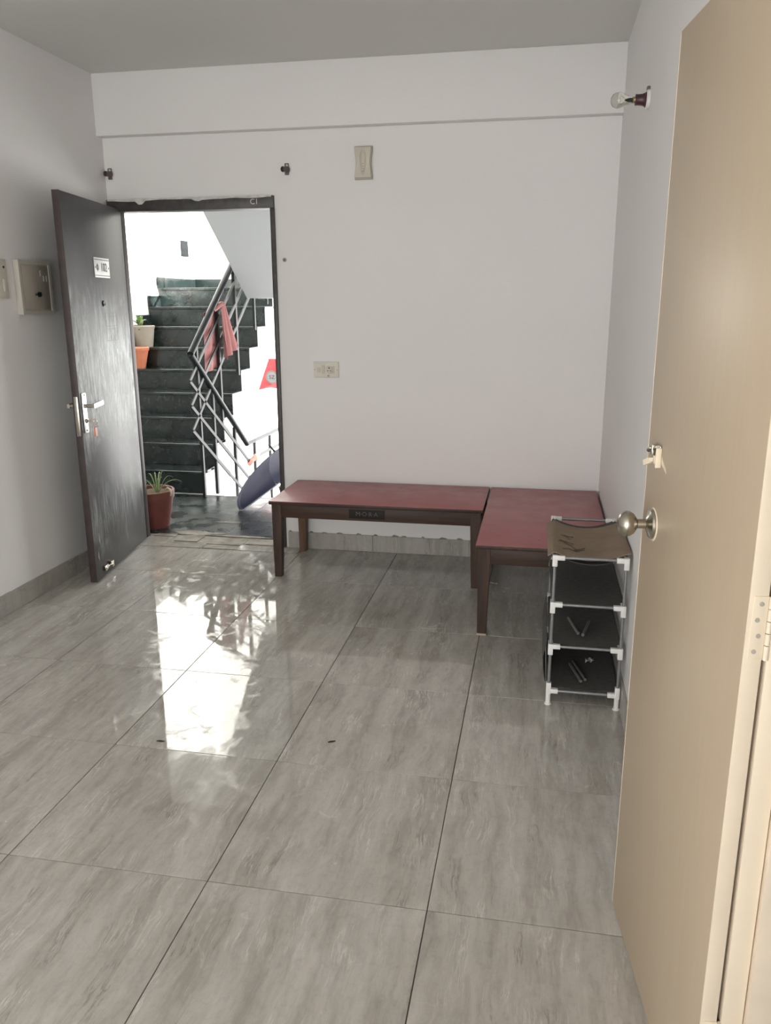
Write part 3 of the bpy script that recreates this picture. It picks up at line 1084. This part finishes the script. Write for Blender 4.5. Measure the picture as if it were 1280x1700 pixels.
def lamp_holder(label, loc, d):
    t = thing('lamp_holder', label, 'lamp holder', loc, 0, 'empty lamp holders on the far wall')
    m = axis_mtx((0, 0, 0), d)
    obj('base_block', lambda b: box(b, -0.017, 0.013, -0.012, 0.0, -0.038, 0.040, 0.004), 'holder', t)
    obj('socket', lambda b: lathe(b, [(0.026, 0.006), (0.021, 0.016), (0.0175, 0.030), (0.0175, 0.050), (0.0195, 0.054), (0.0150, 0.055), (0.0150, 0.035), (0, 0.034)], 24, m), 'holder', t)
    obj('lug', lambda b: box(b, -0.004, 0.010, -0.020, -0.010, 0.018, 0.032, 0.002), 'plaster', t)
    t.scale = (0.8, 0.8, 0.8)
    return t


lamp_holder('empty brown lamp holder on the far wall right of the doorway', (-0.036, YB, 2.248), (-0.35, -1, -0.1))
lamp_holder('empty brown lamp holder in the left corner above the open door', (-1.126, YB, 2.255), (-0.25, -1, -0.05))

# door chime
cm = thing('door_chime', 'cream door chime box with curved sides high on the far wall', 'door chime', (0.411, YB, 2.266))


def waist(bm, w, h, y0, y1, z0=0.0, pinch=0.010, n=14):
    pts = []
    for k in range(n + 1):
        z = -h / 2 + h * k / n
        pts.append((w / 2 - pinch * 0.5 * (1 - math.cos(2 * PI * k / n)) + 0.003 * math.sin(PI * k / n), z))
    pts += [(-x, z) for x, z in pts[::-1]]
    prism(bm, [(x, z + z0) for x, z in pts], 1, y1, y0)


obj('back_shell', lambda b: waist(b, 0.100, 0.172, 0.0, -0.022), 'ivory_d', cm)
obj('front_cover', lambda b: waist(b, 0.089, 0.156, -0.022, -0.034), 'ivory', cm)


def _ell(bm):
    def fn(u, v):
        a = 2 * PI * u
        rr = v
        return (0.024 * rr * math.cos(a) * (0.75 + 0.25 * math.sin(a)), -0.034 - 0.009 * (1 - rr * rr), 0.068 * rr * math.sin(a))
    sheet(bm, fn, 32, 8)
    bmesh.ops.remove_doubles(bm, verts=bm.verts, dist=0.0001)


obj('centre_boss', _ell, 'ivory', cm)
for k in range(4):
    obj('sound_slot', lambda b, k=k: box(b, -0.007, 0.007, -0.0446, -0.040, -0.010 - 0.013 * k, -0.006 - 0.013 * k, 0.001), 'ivory_d', cm)

# switch board on the far wall
sb = thing('switch_board', 'ivory switch and socket board on the far wall above the bench', 'switch board', (0.168, YB, 1.126))
obj('board', lambda b: box(b, -0.077, 0.077, -0.010, 0, -0.047, 0.047, 0.003), 'board', sb)
obj('rocker_switch', lambda b: box(b, -0.054, -0.034, -0.0145, -0.010, -0.014, 0.012, 0.002), 'ivory', sb)
obj('rocker_switch', lambda b: box(b, -0.026, -0.008, -0.0150, -0.010, -0.024, 0.026, 0.003), 'ivory', sb)
so = obj('socket_face', lambda b: lathe(b, [(0, 0.014), (0.020, 0.014), (0.022, 0.010)], 26, axis_mtx((0.020, 0, 0), (0, -1, 0))), 'ivory', sb)
for x, z, r in ((0.020, 0.010, 0.0045), (0.012, -0.006, 0.0032), (0.028, -0.006, 0.0032)):
    obj('socket_hole', lambda b, x=x, z=z, r=r: lathe(b, [(0, 0.0146), (r, 0.0146), (r, 0.013)], 12, axis_mtx((x, 0, z), (0, -1, 0))), 'black', so)
obj('rocker_switch', lambda b: box(b, 0.040, 0.052, -0.0145, -0.010, -0.022, 0.022, 0.003), 'ivory', sb)
obj('indicator', lambda b: lathe(b, [(0, 0.013), (0.006, 0.013), (0.007, 0.010)], 16, axis_mtx((0.014, 0, -0.036), (0, -1, 0))), 'ivory_d', sb)
for x in (-0.068, 0.068):
    obj('screw', lambda b, x=x: lathe(b, [(0, 0.012), (0.003, 0.0115), (0.0035, 0.010)], 10, axis_mtx((x, 0, 0), (0, -1, 0))), 'ivory_d', sb)

# plugged screw near the door frame
pg = thing('wall_plug', 'small grey screw plug on the far wall beside the door frame', 'wall plug', (-0.070, YB, 1.757))
obj('collar', lambda b: lathe(b, [(0.013, 0), (0.012, 0.004), (0.006, 0.005), (0.005, 0.002), (0, 0.002)], 16, axis_mtx((0, 0, 0), (0, -1, 0))), 'ivory_d', pg)
obj('screw_head', lambda b: lathe(b, [(0.0045, 0.002), (0.004, 0.010), (0, 0.011)], 10, axis_mtx((0.001, 0, -0.001), (0, -1, 0))), 'black', pg)

# distribution panel on the left wall
dp = thing('distribution_panel', 'grey electrical distribution box with black latch on the left wall', 'electrical panel', (XL, 2.146, 1.594))
obj('box_body', lambda b: box(b, 0, 0.028, -0.136, 0.134, -0.133, 0.133, 0.003), 'panel', dp)
obj('raised_rim', lambda b: (box(b, 0.028, 0.033, -0.136, -0.118, -0.133, 0.133), box(b, 0.028, 0.033, 0.116, 0.134, -0.133, 0.133), box(b, 0.028, 0.033, -0.118, 0.116, 0.114, 0.133), box(b, 0.028, 0.033, -0.118, 0.116, -0.133, -0.114)), 'panel', dp, False)
pdoor = obj('panel_door', lambda b: box(b, 0.0275, 0.0315, -0.113, 0.111, -0.106, 0.106, 0.0015), 'panel_face', dp)
obj('latch', lambda b: (lathe(b, [(0, 0.012), (0.011, 0.010), (0.013, 0.0)], 14, axis_mtx((0.0315, 0.012, -0.034), (1, 0, 0))), box(b, 0.0315, 0.042, -0.020, 0.016, -0.040, -0.028, 0.002), box(b, 0.0315, 0.040, 0.006, 0.026, -0.038, -0.022, 0.002)), 'black', pdoor)
for k, (yy, zz) in enumerate(((0.040, 0.072), (0.066, 0.046), (0.092, 0.046))):
    obj('warning_mark', lambda b, yy=yy, zz=zz: box(b, 0.0315, 0.0322, yy - 0.003, yy + 0.003, zz - 0.014, zz + 0.014), 'conn', pdoor, False)

sp_ = thing('switch_plate', 'pale switch plate on the left wall at the picture edge', 'switch plate', (XL, 1.862, 1.632))
obj('plate', lambda b: box(b, 0, 0.012, -0.085, 0.083, -0.092, 0.092, 0.003), 'board', sp_)
obj('rocker_switch', lambda b: box(b, 0.012, 0.017, 0.040, 0.062, -0.060, 0.000, 0.003), 'board', sp_)
obj('rocker_switch', lambda b: box(b, 0.012, 0.017, -0.020, 0.010, -0.060, 0.000, 0.003), 'board', sp_)
obj('socket_hole', lambda b: lathe(b, [(0, 0.003), (0.006, 0.003), (0.006, 0)], 12, axis_mtx((0.0105, 0.060, 0.055), (1, 0, 0))), 'black', sp_)

# ================================================================== STAIRWELL
# landing outside the door
lf = struct('floor_landing', lambda b: box(b, -2.55, 1.9, YB + 0.152, 4.27, -0.16, -0.0035), 'grout')
ysl = [3.150, 3.56, 4.275]
xsl = [-2.45, -1.62, -0.62, 0.5, 1.9]
for a, b_ in zip(ysl, ysl[1:]):
    for c_, d_ in zip(xsl, xsl[1:]):
        cut_tile(c_, d_, a, b_, 'marble_floor', -0.001, lf, 'marble_slab')
for k, (cx, cy, rx, ry) in enumerate(((-0.80, 3.20, 0.16, 0.045), (-0.70, 3.50, 0.09, 0.022), (-0.50, 3.17, 0.2, 0.02))):
    def _cs(bm, cx=cx, cy=cy, rx=rx, ry=ry, k=k):
        pts = []
        for i in range(18):
            a = 2 * PI * i / 18
            f = 1 + 0.45 * mnoise.noise((math.cos(a) * 1.7 + k * 5, math.sin(a) * 1.7, 2.2))
            pts.append((cx + rx * f * math.cos(a), cy + ry * f * math.sin(a)))
        prism(bm, pts, 2, -0.001, 0.0012)
    obj('cement_stain', _cs, 'cement', lf, False)

SX0, SX1, SY0, TR, RI = -2.445, -1.235, 4.304, 0.241, 0.185
NS = 9
st = thing('staircase', 'dark marble staircase climbing away outside the doorway', 'staircase', (0, 0, 0))


def _body(bm):
    pts = [(SY0 + 0.02, -0.16), (SY0 + 0.02, RI - 0.025)]
    for k in range(1, NS):
        pts.append((SY0 + k * TR + 0.02, k * RI - 0.025))
        pts.append((SY0 + k * TR + 0.02, (k + 1) * RI - 0.025))
    pts += [(SY0 + 8 * TR + 0.12, NS * RI - 0.025), (SY0 + 8 * TR + 0.12, 1.20), (4.66, -0.16)]
    prism(bm, pts, 0, SX0, SX1 - 0.004)


obj('flight_slab', _body, 'outwall', st, False)
bm = bmesh.new()
L2 = (SX1 - SX0) / 2
box(bm, -L2, L2, 0, 0.02, 0, RI - 0.026, 0.0008)
riser_me = mesh_of(bm, 'riser', 'marble', False)
bm = bmesh.new()
box(bm, -L2, L2 + 0.006, -0.012, TR + 0.02, -0.025, 0, 0.004)
tread_me = mesh_of(bm, 'tread', 'marble_polished', False)
for k in range(NS):
    o = link('riser', riser_me, st)
    o.location = ((SX0 + SX1) / 2, SY0 + k * TR, k * RI + 0.0005)
    if k < NS - 1:
        o = link('tread', tread_me, st)
        o.location = ((SX0 + SX1) / 2, SY0 + k * TR, (k + 1) * RI)
for k in range(NS - 1):
    y = SY0 + k * TR
    z = (k + 1) * RI
    obj('stair_skirting', lambda b, y=y, z=z: box(b, SX0, SX0 + 0.012, y - 0.015, y + TR + 0.004, z, z + 0.105, 0.001), 'marble', st, False)

# half landing
hl = link('floor_half_landing', None)
tag(hl, None, None, None, 'structure')
obj('landing_slab', lambda b: (box(b, SX0, -1.10, SY0 + 8 * TR + 0.022, 7.2, 1.553, 1.64), box(b, -1.10, 0.3, 5.145, 7.2, 1.553, 1.64)), 'outwall', hl, False)
obj('marble_slab', lambda b: box(b, SX0, SX1 + 0.006, SY0 + 8 * TR - 0.012, 6.72, 1.64, 1.665, 0.003), 'marble', hl, False)
obj('marble_slab', lambda b: box(b, SX0, SX1 + 0.006, 6.722, 7.15, 1.64, 1.665, 0.002), 'marble', hl, False)
for k, (a, b_) in enumerate(((-2.44, -1.92), (-1.918, -1.40), (-1.398, -0.6), (-0.598, 0.3))):
    obj('landing_skirting', lambda b, a=a, b_=b_, k=k: box(b, a, b_, 7.136, 7.15, 1.665, 1.772 - 0.002 * (k % 2), 0.001), 'marble', hl, False)
obj('landing_skirting', lambda b: box(b, SX0, SX0 + 0.012, SY0 + 8 * TR - 0.03, 7.135, 1.665, 1.770, 0.001), 'marble', hl, False)

# return flight above: only its sloping underside shows
rf = thing('upper_stair_flight', 'white underside of the upper stair flight seen through the doorway', 'staircase', (0, 0, 0))


def _ret(bm):
    pts = [(5.145, 1.553), (3.55, 1.553 + 0.723 * 1.595), (3.55, 1.553 + 0.723 * 1.595 + 0.25)]
    y, z = 3.55, 1.553 + 0.723 * 1.595 + 0.30
    n = 6
    for k in range(n):
        pts.append((y, z))
        y += 0.262
        pts.append((y, z))
        z -= 0.185
    pts.append((5.145, 1.64))
    prism(bm, pts, 0, -1.10, 0.3)


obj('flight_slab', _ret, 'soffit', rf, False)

# stairwell walls
struct('wall_stairwell_left', lambda b: box(b, -2.60, -2.45, YB + 0.15, 7.3, -1.4, 4.2), 'outwall')


def _wsf(b):
    box(b, -2.45, 0.6, 7.15, 7.3, 1.553, 4.2)


struct('wall_stairwell_far', _wsf, 'outwall')
struct('trim_6', lambda b: box(b, -2.45, 0.6, 7.12, 7.33, 0.331, 0.345, 0.002), 'concrete', 'pale sill of the open stairwell window')

struct('ceiling_landing', lambda b: (box(b, -2.6, -1.12, 3.54, 5.0, 2.86, 3.0), box(b, 0.32, 2.1, 3.54, 5.0, 2.86, 3.0), box(b, -2.6, 2.1, YB + 0.15, 3.53, 2.86, 3.0)), 'outwall')
struct('wall_sun_block', lambda b: box(b, 0.3, 0.4, 5.145, 7.15, 1.64, 2.70), 'outwall')  # unseen parapet, added to keep the sun off the stair pots
struct('wall_sun_screen_right', lambda b: box(b, 1.0, 1.15, YB + 0.15, 4.55, -1.4, 2.86), 'outwall')  # unseen wall, its length shaped to keep sun off the landing

# flight going down and the lower landing
ds = thing('lower_staircase', 'short flight going down beyond the landing edge', 'staircase', (0, 0, 0))
for k in range(5):
    y = 4.275 + k * 0.25
    z = -(k + 1) * 0.175
    obj('tread', lambda b, y=y, z=z: box(b, -1.08, 0.3, y - 0.0, y + 0.262, z - 0.025, z, 0.003), 'marble', ds, False)
    obj('riser', lambda b, y=y, z=z: box(b, -1.08, 0.3, y + 0.002, y + 0.02, z + 0.001, z + 0.149), 'marble', ds, False)
struct('floor_lower_landing', lambda b: box(b, -2.45, 1.9, 4.6, 7.15, -1.4, -0.905), 'marble')

# railing
RXP = -1.17
ra = thing('stair_railing', 'black metal stair railing with slanting bars outside the doorway', 'railing', (0, 0, 0))
US, DS_ = 0.727, -0.797
E0 = (RXP, 4.060, 1.140)
obj('handrail', lambda b: tube(b, [E0, (RXP, 5.95, 1.140 + US * 1.89)], 0.026, 14), 'rail', ra)
obj('handrail', lambda b: tube(b, [E0, (RXP, 5.163, 0.268)], 0.024, 14), 'rail', ra)
obj('handrail', lambda b: tube(b, [(RXP, 5.163, 0.268), (RXP, 7.0, 0.262)], 0.018, 14), 'rail', ra)
for (z0_, ye, ze) in ((0.942, 5.19, 0.110), (0.756, 5.16, -0.040), (0.566, 5.0, -0.115)):
    obj('slanting_bar', lambda b, z0_=z0_: bar(b, (RXP, 4.017, z0_), (RXP, 5.85, z0_ + US * 1.833), 0.010, 0.026, (1, 0, 0)), 'rail', ra)
    obj('slanting_bar', lambda b, z0_=z0_, ye=ye, ze=ze: bar(b, (RXP, 4.017, z0_), (RXP, ye, ze), 0.010, 0.026, (1, 0, 0)), 'rail', ra)
for z in (0.110, -0.045):
    obj('level_bar', lambda b, z=z: bar(b, (RXP, 5.18, z), (RXP, 7.0, z), 0.010, 0.026, (1, 0, 0)), 'rail', ra)


def rail_post(y, z0, z1, w=0.026):
    obj('post', lambda b: box(b, RXP - 0.022, RXP - 0.022 + w * 0.8, y - w / 2, y + w / 2, z0, z1, 0.001), 'rail', ra, False)


rail_post(4.19, 0.0, 1.22, 0.028)
rail_post(4.455, -0.03, 0.82, 0.030)
rail_post(4.90, -0.42, 0.46, 0.030)
rail_post(5.39, -0.85, 0.26, 0.030)
rail_post(5.83, -0.85, 0.26, 0.030)
rail_post(4.64, 0.56, 1.55, 0.030)
rail_post(5.05, 0.90, 1.845, 0.034)
rail_post(5.53, 1.27, 2.19, 0.030)
rail_post(5.90, 1.50, 2.46, 0.030)

# dark notice on the stairwell wall
nb = thing('wall_notice', 'small dark framed notice on the bright stairwell wall', 'notice', (-2.45, 6.92, 2.087))
obj('frame', lambda b: box(b, 0, 0.014, -0.085, 0.09, -0.082, 0.082, 0.003), 'matte_black', nb)
obj('picture', lambda b: box(b, 0.014, 0.0155, -0.065, 0.07, -0.062, 0.062), 'matte_black', nb, False)


# ------------------------------------------------------------------ pots and plants
def pot(name, label, loc, rt, rb, h, mat, rim=0.03, soil=True, facets=40):
    t = thing(name, label, 'flower pot', loc, 0.0, 'flower pots in the stairwell')
    w = 0.012
    prof = [(0, 0), (rb, 0), (rb + (rt - rb) * 0.86, h - rim), (rt, h - rim), (rt + 0.004, h - 0.004), (rt, h), (rt - w, h), (rt - w - 0.004, h - rim * 0.9), (rb - 0.006, 0.02), (0, 0.02)]
    obj('pot_body', lambda b: lathe(b, prof, facets), mat, t)
    if soil:
        obj('soil', lambda b: lathe(b, [(0, h - 0.012), (rt * 0.5, h - 0.016), (rt - w - 0.004, h - 0.024), (rt - w - 0.008, h - 0.04), (0, h - 0.04)], 28), 'soil', t)
    return t


def blade(t, base, az, length, rise, width, mat, name='leaf'):
    def _b(bm):
        n = 9
        dv = Vector((math.cos(az), math.sin(az), 0))
        sd = Vector((-dv.y, dv.x, 0))
        rows_ = []
        for k in range(n + 1):
            f = k / n
            p = Vector(base) + dv * (length * f) + Vector((0, 0, rise * (1 - (1 - f * 1.35) ** 2) / 1.0))
            w = width * (1 - f ** 2.2) * (0.55 + 0.45 * min(1, f * 4)) / 2 + 0.0004
            rows_.append([bm.verts.new(p - sd * w), bm.verts.new(p + Vector((0, 0, -w * 0.5))), bm.verts.new(p + sd * w)])
        fs = []
        for a, b_ in zip(rows_, rows_[1:]):
            for i in range(2):
                fs.append(bm.faces.new((a[i], a[i + 1], b_[i + 1], b_[i])))
        bmesh.ops.recalc_face_normals(bm, faces=fs)
        bmesh.ops.solidify(bm, geom=fs, thickness=0.0008)
    return obj(name, _b, mat, t)


bp = pot('flower_pot', 'large brown clay pot with spider plant standing at the doorway', (-1.195, 3.325, 0), 0.152, 0.108, 0.262, 'pot_brown', 0.055)
rnd = random.Random(5)
for k, (az, ln, rs_) in enumerate(((0.1, 0.14, 0.085), (0.5, 0.10, 0.11), (2.6, 0.10, 0.12), (2.2, 0.06, 0.13), (0.9, 0.05, 0.14), (-0.5, 0.13, 0.06), (3.4, 0.12, 0.10), (1.6, 0.06, 0.13), (4.2, 0.07, 0.09), (-0.15, 0.19, 0.10), (5.3, 0.07, 0.11), (1.2, 0.04, 0.10))):
    blade(bp, (0.045 + 0.012 * math.cos(az), 0.012 * math.sin(az), 0.245), az, ln, rs_, 0.009, 'leaf_pale' if k % 2 else 'leaf')
for k in range(7):
    az = rnd.uniform(0, 2 * PI)
    blade(bp, (-0.06 + rnd.uniform(-0.03, 0.03), rnd.uniform(-0.05, 0.03), 0.243), az, rnd.uniform(0.03, 0.06), rnd.uniform(0.05, 0.09), 0.014, 'leaf')


def _dry(bm):
    pts = [(0.105, -0.02, 0.262), (0.135, -0.03, 0.285), (0.158, -0.035, 0.275), (0.164, -0.035, 0.250), (0.158, -0.037, 0.228)]
    tube(bm, pts, [0.003, 0.006, 0.007, 0.007, 0.004], 8)


obj('withered_leaf', _dry, 'leaf_dry', bp)

gp = pot('flower_pot', 'beige pot with leafy green plant on the marble stairs', (-2.342, SY0 + 5 * TR + 0.125, 6 * RI), 0.106, 0.082, 0.196, 'pot_beige', 0.028)
for k, (az, ln, rs_) in enumerate(((0.2, 0.07, 0.07), (-0.8, 0.09, 0.04), (-1.6, 0.08, 0.07), (-2.4, 0.09, 0.06), (3.0, 0.06, 0.09), (1.4, 0.05, 0.10), (-1.2, 0.12, -0.02), (-0.4, 0.08, 0.07), (-2.0, 0.05, 0.11), (-0.9, 0.05, 0.10), (-1.9, 0.10, 0.02))):
    blade(gp, (-0.02, -0.02, 0.185), az, ln, rs_, 0.042, 'leaf_pale' if k % 3 == 1 else 'leaf')

pot('flower_pot', 'orange clay pot on the marble stairs below the beige pot', (-2.302, SY0 + 4 * TR + 0.128, 5 * RI), 0.110, 0.070, 0.190, 'pot_orange', 0.032)

rp = pot('flower_pot', 'red pot with pale stripes half hidden behind the umbrella', (-0.46, 4.17, 0), 0.085, 0.065, 0.125, 'pot_red', 0.022)
for k in range(10):
    a = 2 * PI * k / 10 + 0.2
    obj('pale_stripe', lambda b, a=a: bar(b, (0.0685 * math.cos(a), 0.0685 * math.sin(a), 0.008), (0.0815 * math.cos(a), 0.0815 * math.sin(a), 0.098), 0.012, 0.003, (-math.sin(a), math.cos(a), 0)), 'conn', rp, False)

# ------------------------------------------------------------------ cloths
pc = thing('pink_cloth', 'pink cloth hung to dry over the stair railing', 'cloth', (RXP, 4.7, 1.2))


def _pk(bm):
    # right hand part: gathered over the upper bar and fanning out below
    def fn(u, v):
        y = -0.075 + 0.09 * u + v * (0.10 + 0.30 * (u - 0.30)) * 0.75
        z = 0.285 + 0.05 * (u - 0.4) - v * (0.40 - 0.04 * u)
        x = 0.036 + 0.020 * math.sin(u * 17 + v * 2.0) * (0.3 + v) + 0.010 * v
        return (x, y, z)
    sheet(bm, fn, 40, 22, 0.003)


obj('front_fold', _pk, 'pink', pc)


def _pk2(bm):
    def fn(u, v):
        y = -0.29 + 0.245 * u
        z = 0.235 + 0.065 * u - v * (0.46 + 0.04 * u)
        x = -0.030 - 0.010 * math.sin(u * 9 + v * 1.5) * (0.3 + v)
        return (x, y, z)
    sheet(bm, fn, 26, 22, 0.003)


obj('back_fold', _pk2, 'pink', pc)


def _pk3(bm):
    def fn(u, v):
        a = PI * v
        return (0.003 - 0.033 * math.cos(PI - a) * -1, -0.20 + 0.22 * u, 0.245 + 0.06 * u + 0.022 * math.sin(a))
    sheet(bm, fn, 12, 10, 0.003)


obj('top_fold', _pk3, 'pink', pc)

rc = thing('red_cloth', 'red cloth with round pale emblem hanging beyond the stairs', 'cloth', (-1.60, 7.05, 0.62))


def _rd(bm):
    def fn(u, v):
        x0 = -0.005 - 0.155 * v
        x1 = 0.28
        return (x0 + (x1 - x0) * u, 0.012 * math.sin(u * 11 + v * 3), 0.285 - 0.34 * v + 0.03 * math.sin(u * 4) * v - 0.03 * v * (1 - u))
    sheet(bm, fn, 30, 20, 0.003)


obj('cloth_panel', _rd, 'redcloth', rc)
obj('cloth_tail', lambda b: sheet(b, lambda u, v: (-0.205 + 0.06 * u + 0.02 * v * 0 - 0.015 * v, 0.01 * math.sin(u * 6), 0.02 - 0.22 * v), 8, 10, 0.003), 'redcloth', rc)
em = obj('round_emblem', lambda b: lathe(b, [(0, 0.003), (0.068, 0.003), (0.072, 0.0)], 32, axis_mtx((0.060, -0.016, 0.08), (0, -1, 0))), 'emblem', rc)
obj('emblem_ring', lambda b: lathe(b, [(0.062, 0.0032), (0.067, 0.0042), (0.067, 0.0030), (0.062, 0.0030)], 32, axis_mtx((0.060, -0.016, 0.08), (0, -1, 0))), 'text_grey', em)
et = link('emblem_letters', text_mesh('SZ', 0.062, 0.0008, 'emblem_mark', 'emblem_letters'), em)
et.location = (0.060, -0.0202, 0.08)
et.rotation_euler = (PI / 2, 0, 0)
obj('hanging_string', lambda b: (tube(b, [(0.03, 0, 0.285), (0.05, 0, 0.933)], 0.002, 6), tube(b, [(0.25, 0, 0.285), (0.23, 0, 0.933)], 0.002, 6)), 'conn', rc)

rg = thing('salmon_rag', 'small salmon rag knotted on the corner of the lower rail', 'rag', (RXP, 5.26, 0.095))


def _rag(bm):
    def fn(u, v):
        a = 2 * PI * v
        r = 0.027 + 0.006 * math.sin(u * 9) + 0.005 * math.sin(3 * a + u * 4)
        r *= min(1.0, 0.35 + 3.2 * u, 0.5 + 3 * (1 - u))
        return (r * 0.9 * math.cos(a), -0.09 + 0.24 * u, r * math.sin(a) - 0.010 + 0.025 * u)
    sheet(bm, fn, 20, 16)
    bmesh.ops.remove_doubles(bm, verts=bm.verts, dist=0.0002)
    bmesh.ops.holes_fill(bm, edges=[e for e in bm.edges if e.is_boundary], sides=0)
    bmesh.ops.recalc_face_normals(bm, faces=bm.faces)


obj('rolled_cloth', _rag, 'rag', rg)
obj('loose_end', lambda b: sheet(b, lambda u, v: (0.012 + 0.008 * math.sin(5 * v), 0.10 + 0.09 * u, 0.035 - 0.055 * v + 0.02 * u), 8, 8, 0.002), 'rag', rg)

# ------------------------------------------------------------------ umbrella
AZ, THT, UR, UH = math.radians(187), math.radians(38), 0.50, 0.175
eh = Vector((math.cos(AZ), math.sin(AZ), 0))
zz_ = Vector((0, 0, 1))
ue = eh * math.cos(THT) - zz_ * math.sin(THT)
ua = eh * math.sin(THT) + zz_ * math.cos(THT)
us = ua.cross(ue)
UC = Vector((-0.762, 3.85, 0.004)) - UR * ue
um = link('umbrella', None)
tag(um, 'open blue-grey umbrella resting on the landing outside the doorway', 'umbrella')
um.matrix_world = Matrix.Translation(UC) @ Matrix((ue, us, ua)).transposed().to_4x4()
NG = 8


def ucan(phi, t):
    """point of the canopy: phi around, t 0 apex .. 1 rim"""
    g = (phi / (2 * PI / NG)) % 1.0
    dip = math.sin(PI * g)
    r = UR * math.sin(t * PI / 2) * (1 - 0.075 * dip * t)
    z = UH * math.cos(t * PI / 2) - 0.018 * dip * math.sin(t * PI)
    return Vector((r * math.cos(phi), r * math.sin(phi), z))


for g in range(NG):
    def _gore(bm, g=g):
        def fn(u, v):
            return ucan((g + 0.0005 + 0.999 * u) * 2 * PI / NG, 0.02 + 0.98 * v)
        sheet(bm, fn, 8, 14, 0.0012)
    cp = obj('canopy_panel', _gore, 'umb', um)

    def _hem(bm, g=g):
        pts = [ucan((g + k / 8 * 0.999) * 2 * PI / NG, 1.0) - Vector((0, 0, 0.004)) for k in range(9)]
        tube(bm, pts, 0.005, 6)
    obj('hem', _hem, 'umb_in', cp)

    def _rib(bm, g=g):
        pts = [ucan(g * 2 * PI / NG, 0.03 + 0.97 * k / 10) - Vector((0, 0, 0.006)) for k in range(11)]
        tube(bm, pts, 0.0022, 6)
    obj('rib', _rib, 'steel_bright', um)
obj('shaft', lambda b: tube(b, [(0, 0, UH + 0.06), (0, 0, -0.36)], 0.0055, 10), 'steel_bright', um)
obj('ferrule', lambda b: lathe(b, [(0.016, UH - 0.012), (0.010, UH + 0.004), (0.007, UH + 0.02), (0.006, UH + 0.07), (0, UH + 0.072)], 14), 'black', um)
obj('handle', lambda b: tube(b, [(0, 0, -0.30), (0, 0, -0.40)] , 0.013, 12), 'black', um)
ps = ucan(1.5 * 2 * PI / NG * 0 + 2 * 2 * PI / NG, 0.93)
obj('tie_strap', lambda b: bar(b, ps + Vector((0, 0, 0.006)), ps + Vector((-0.10, -0.02, -0.10)) * -1 * -1, 0.016, 0.002), 'black', um, False)
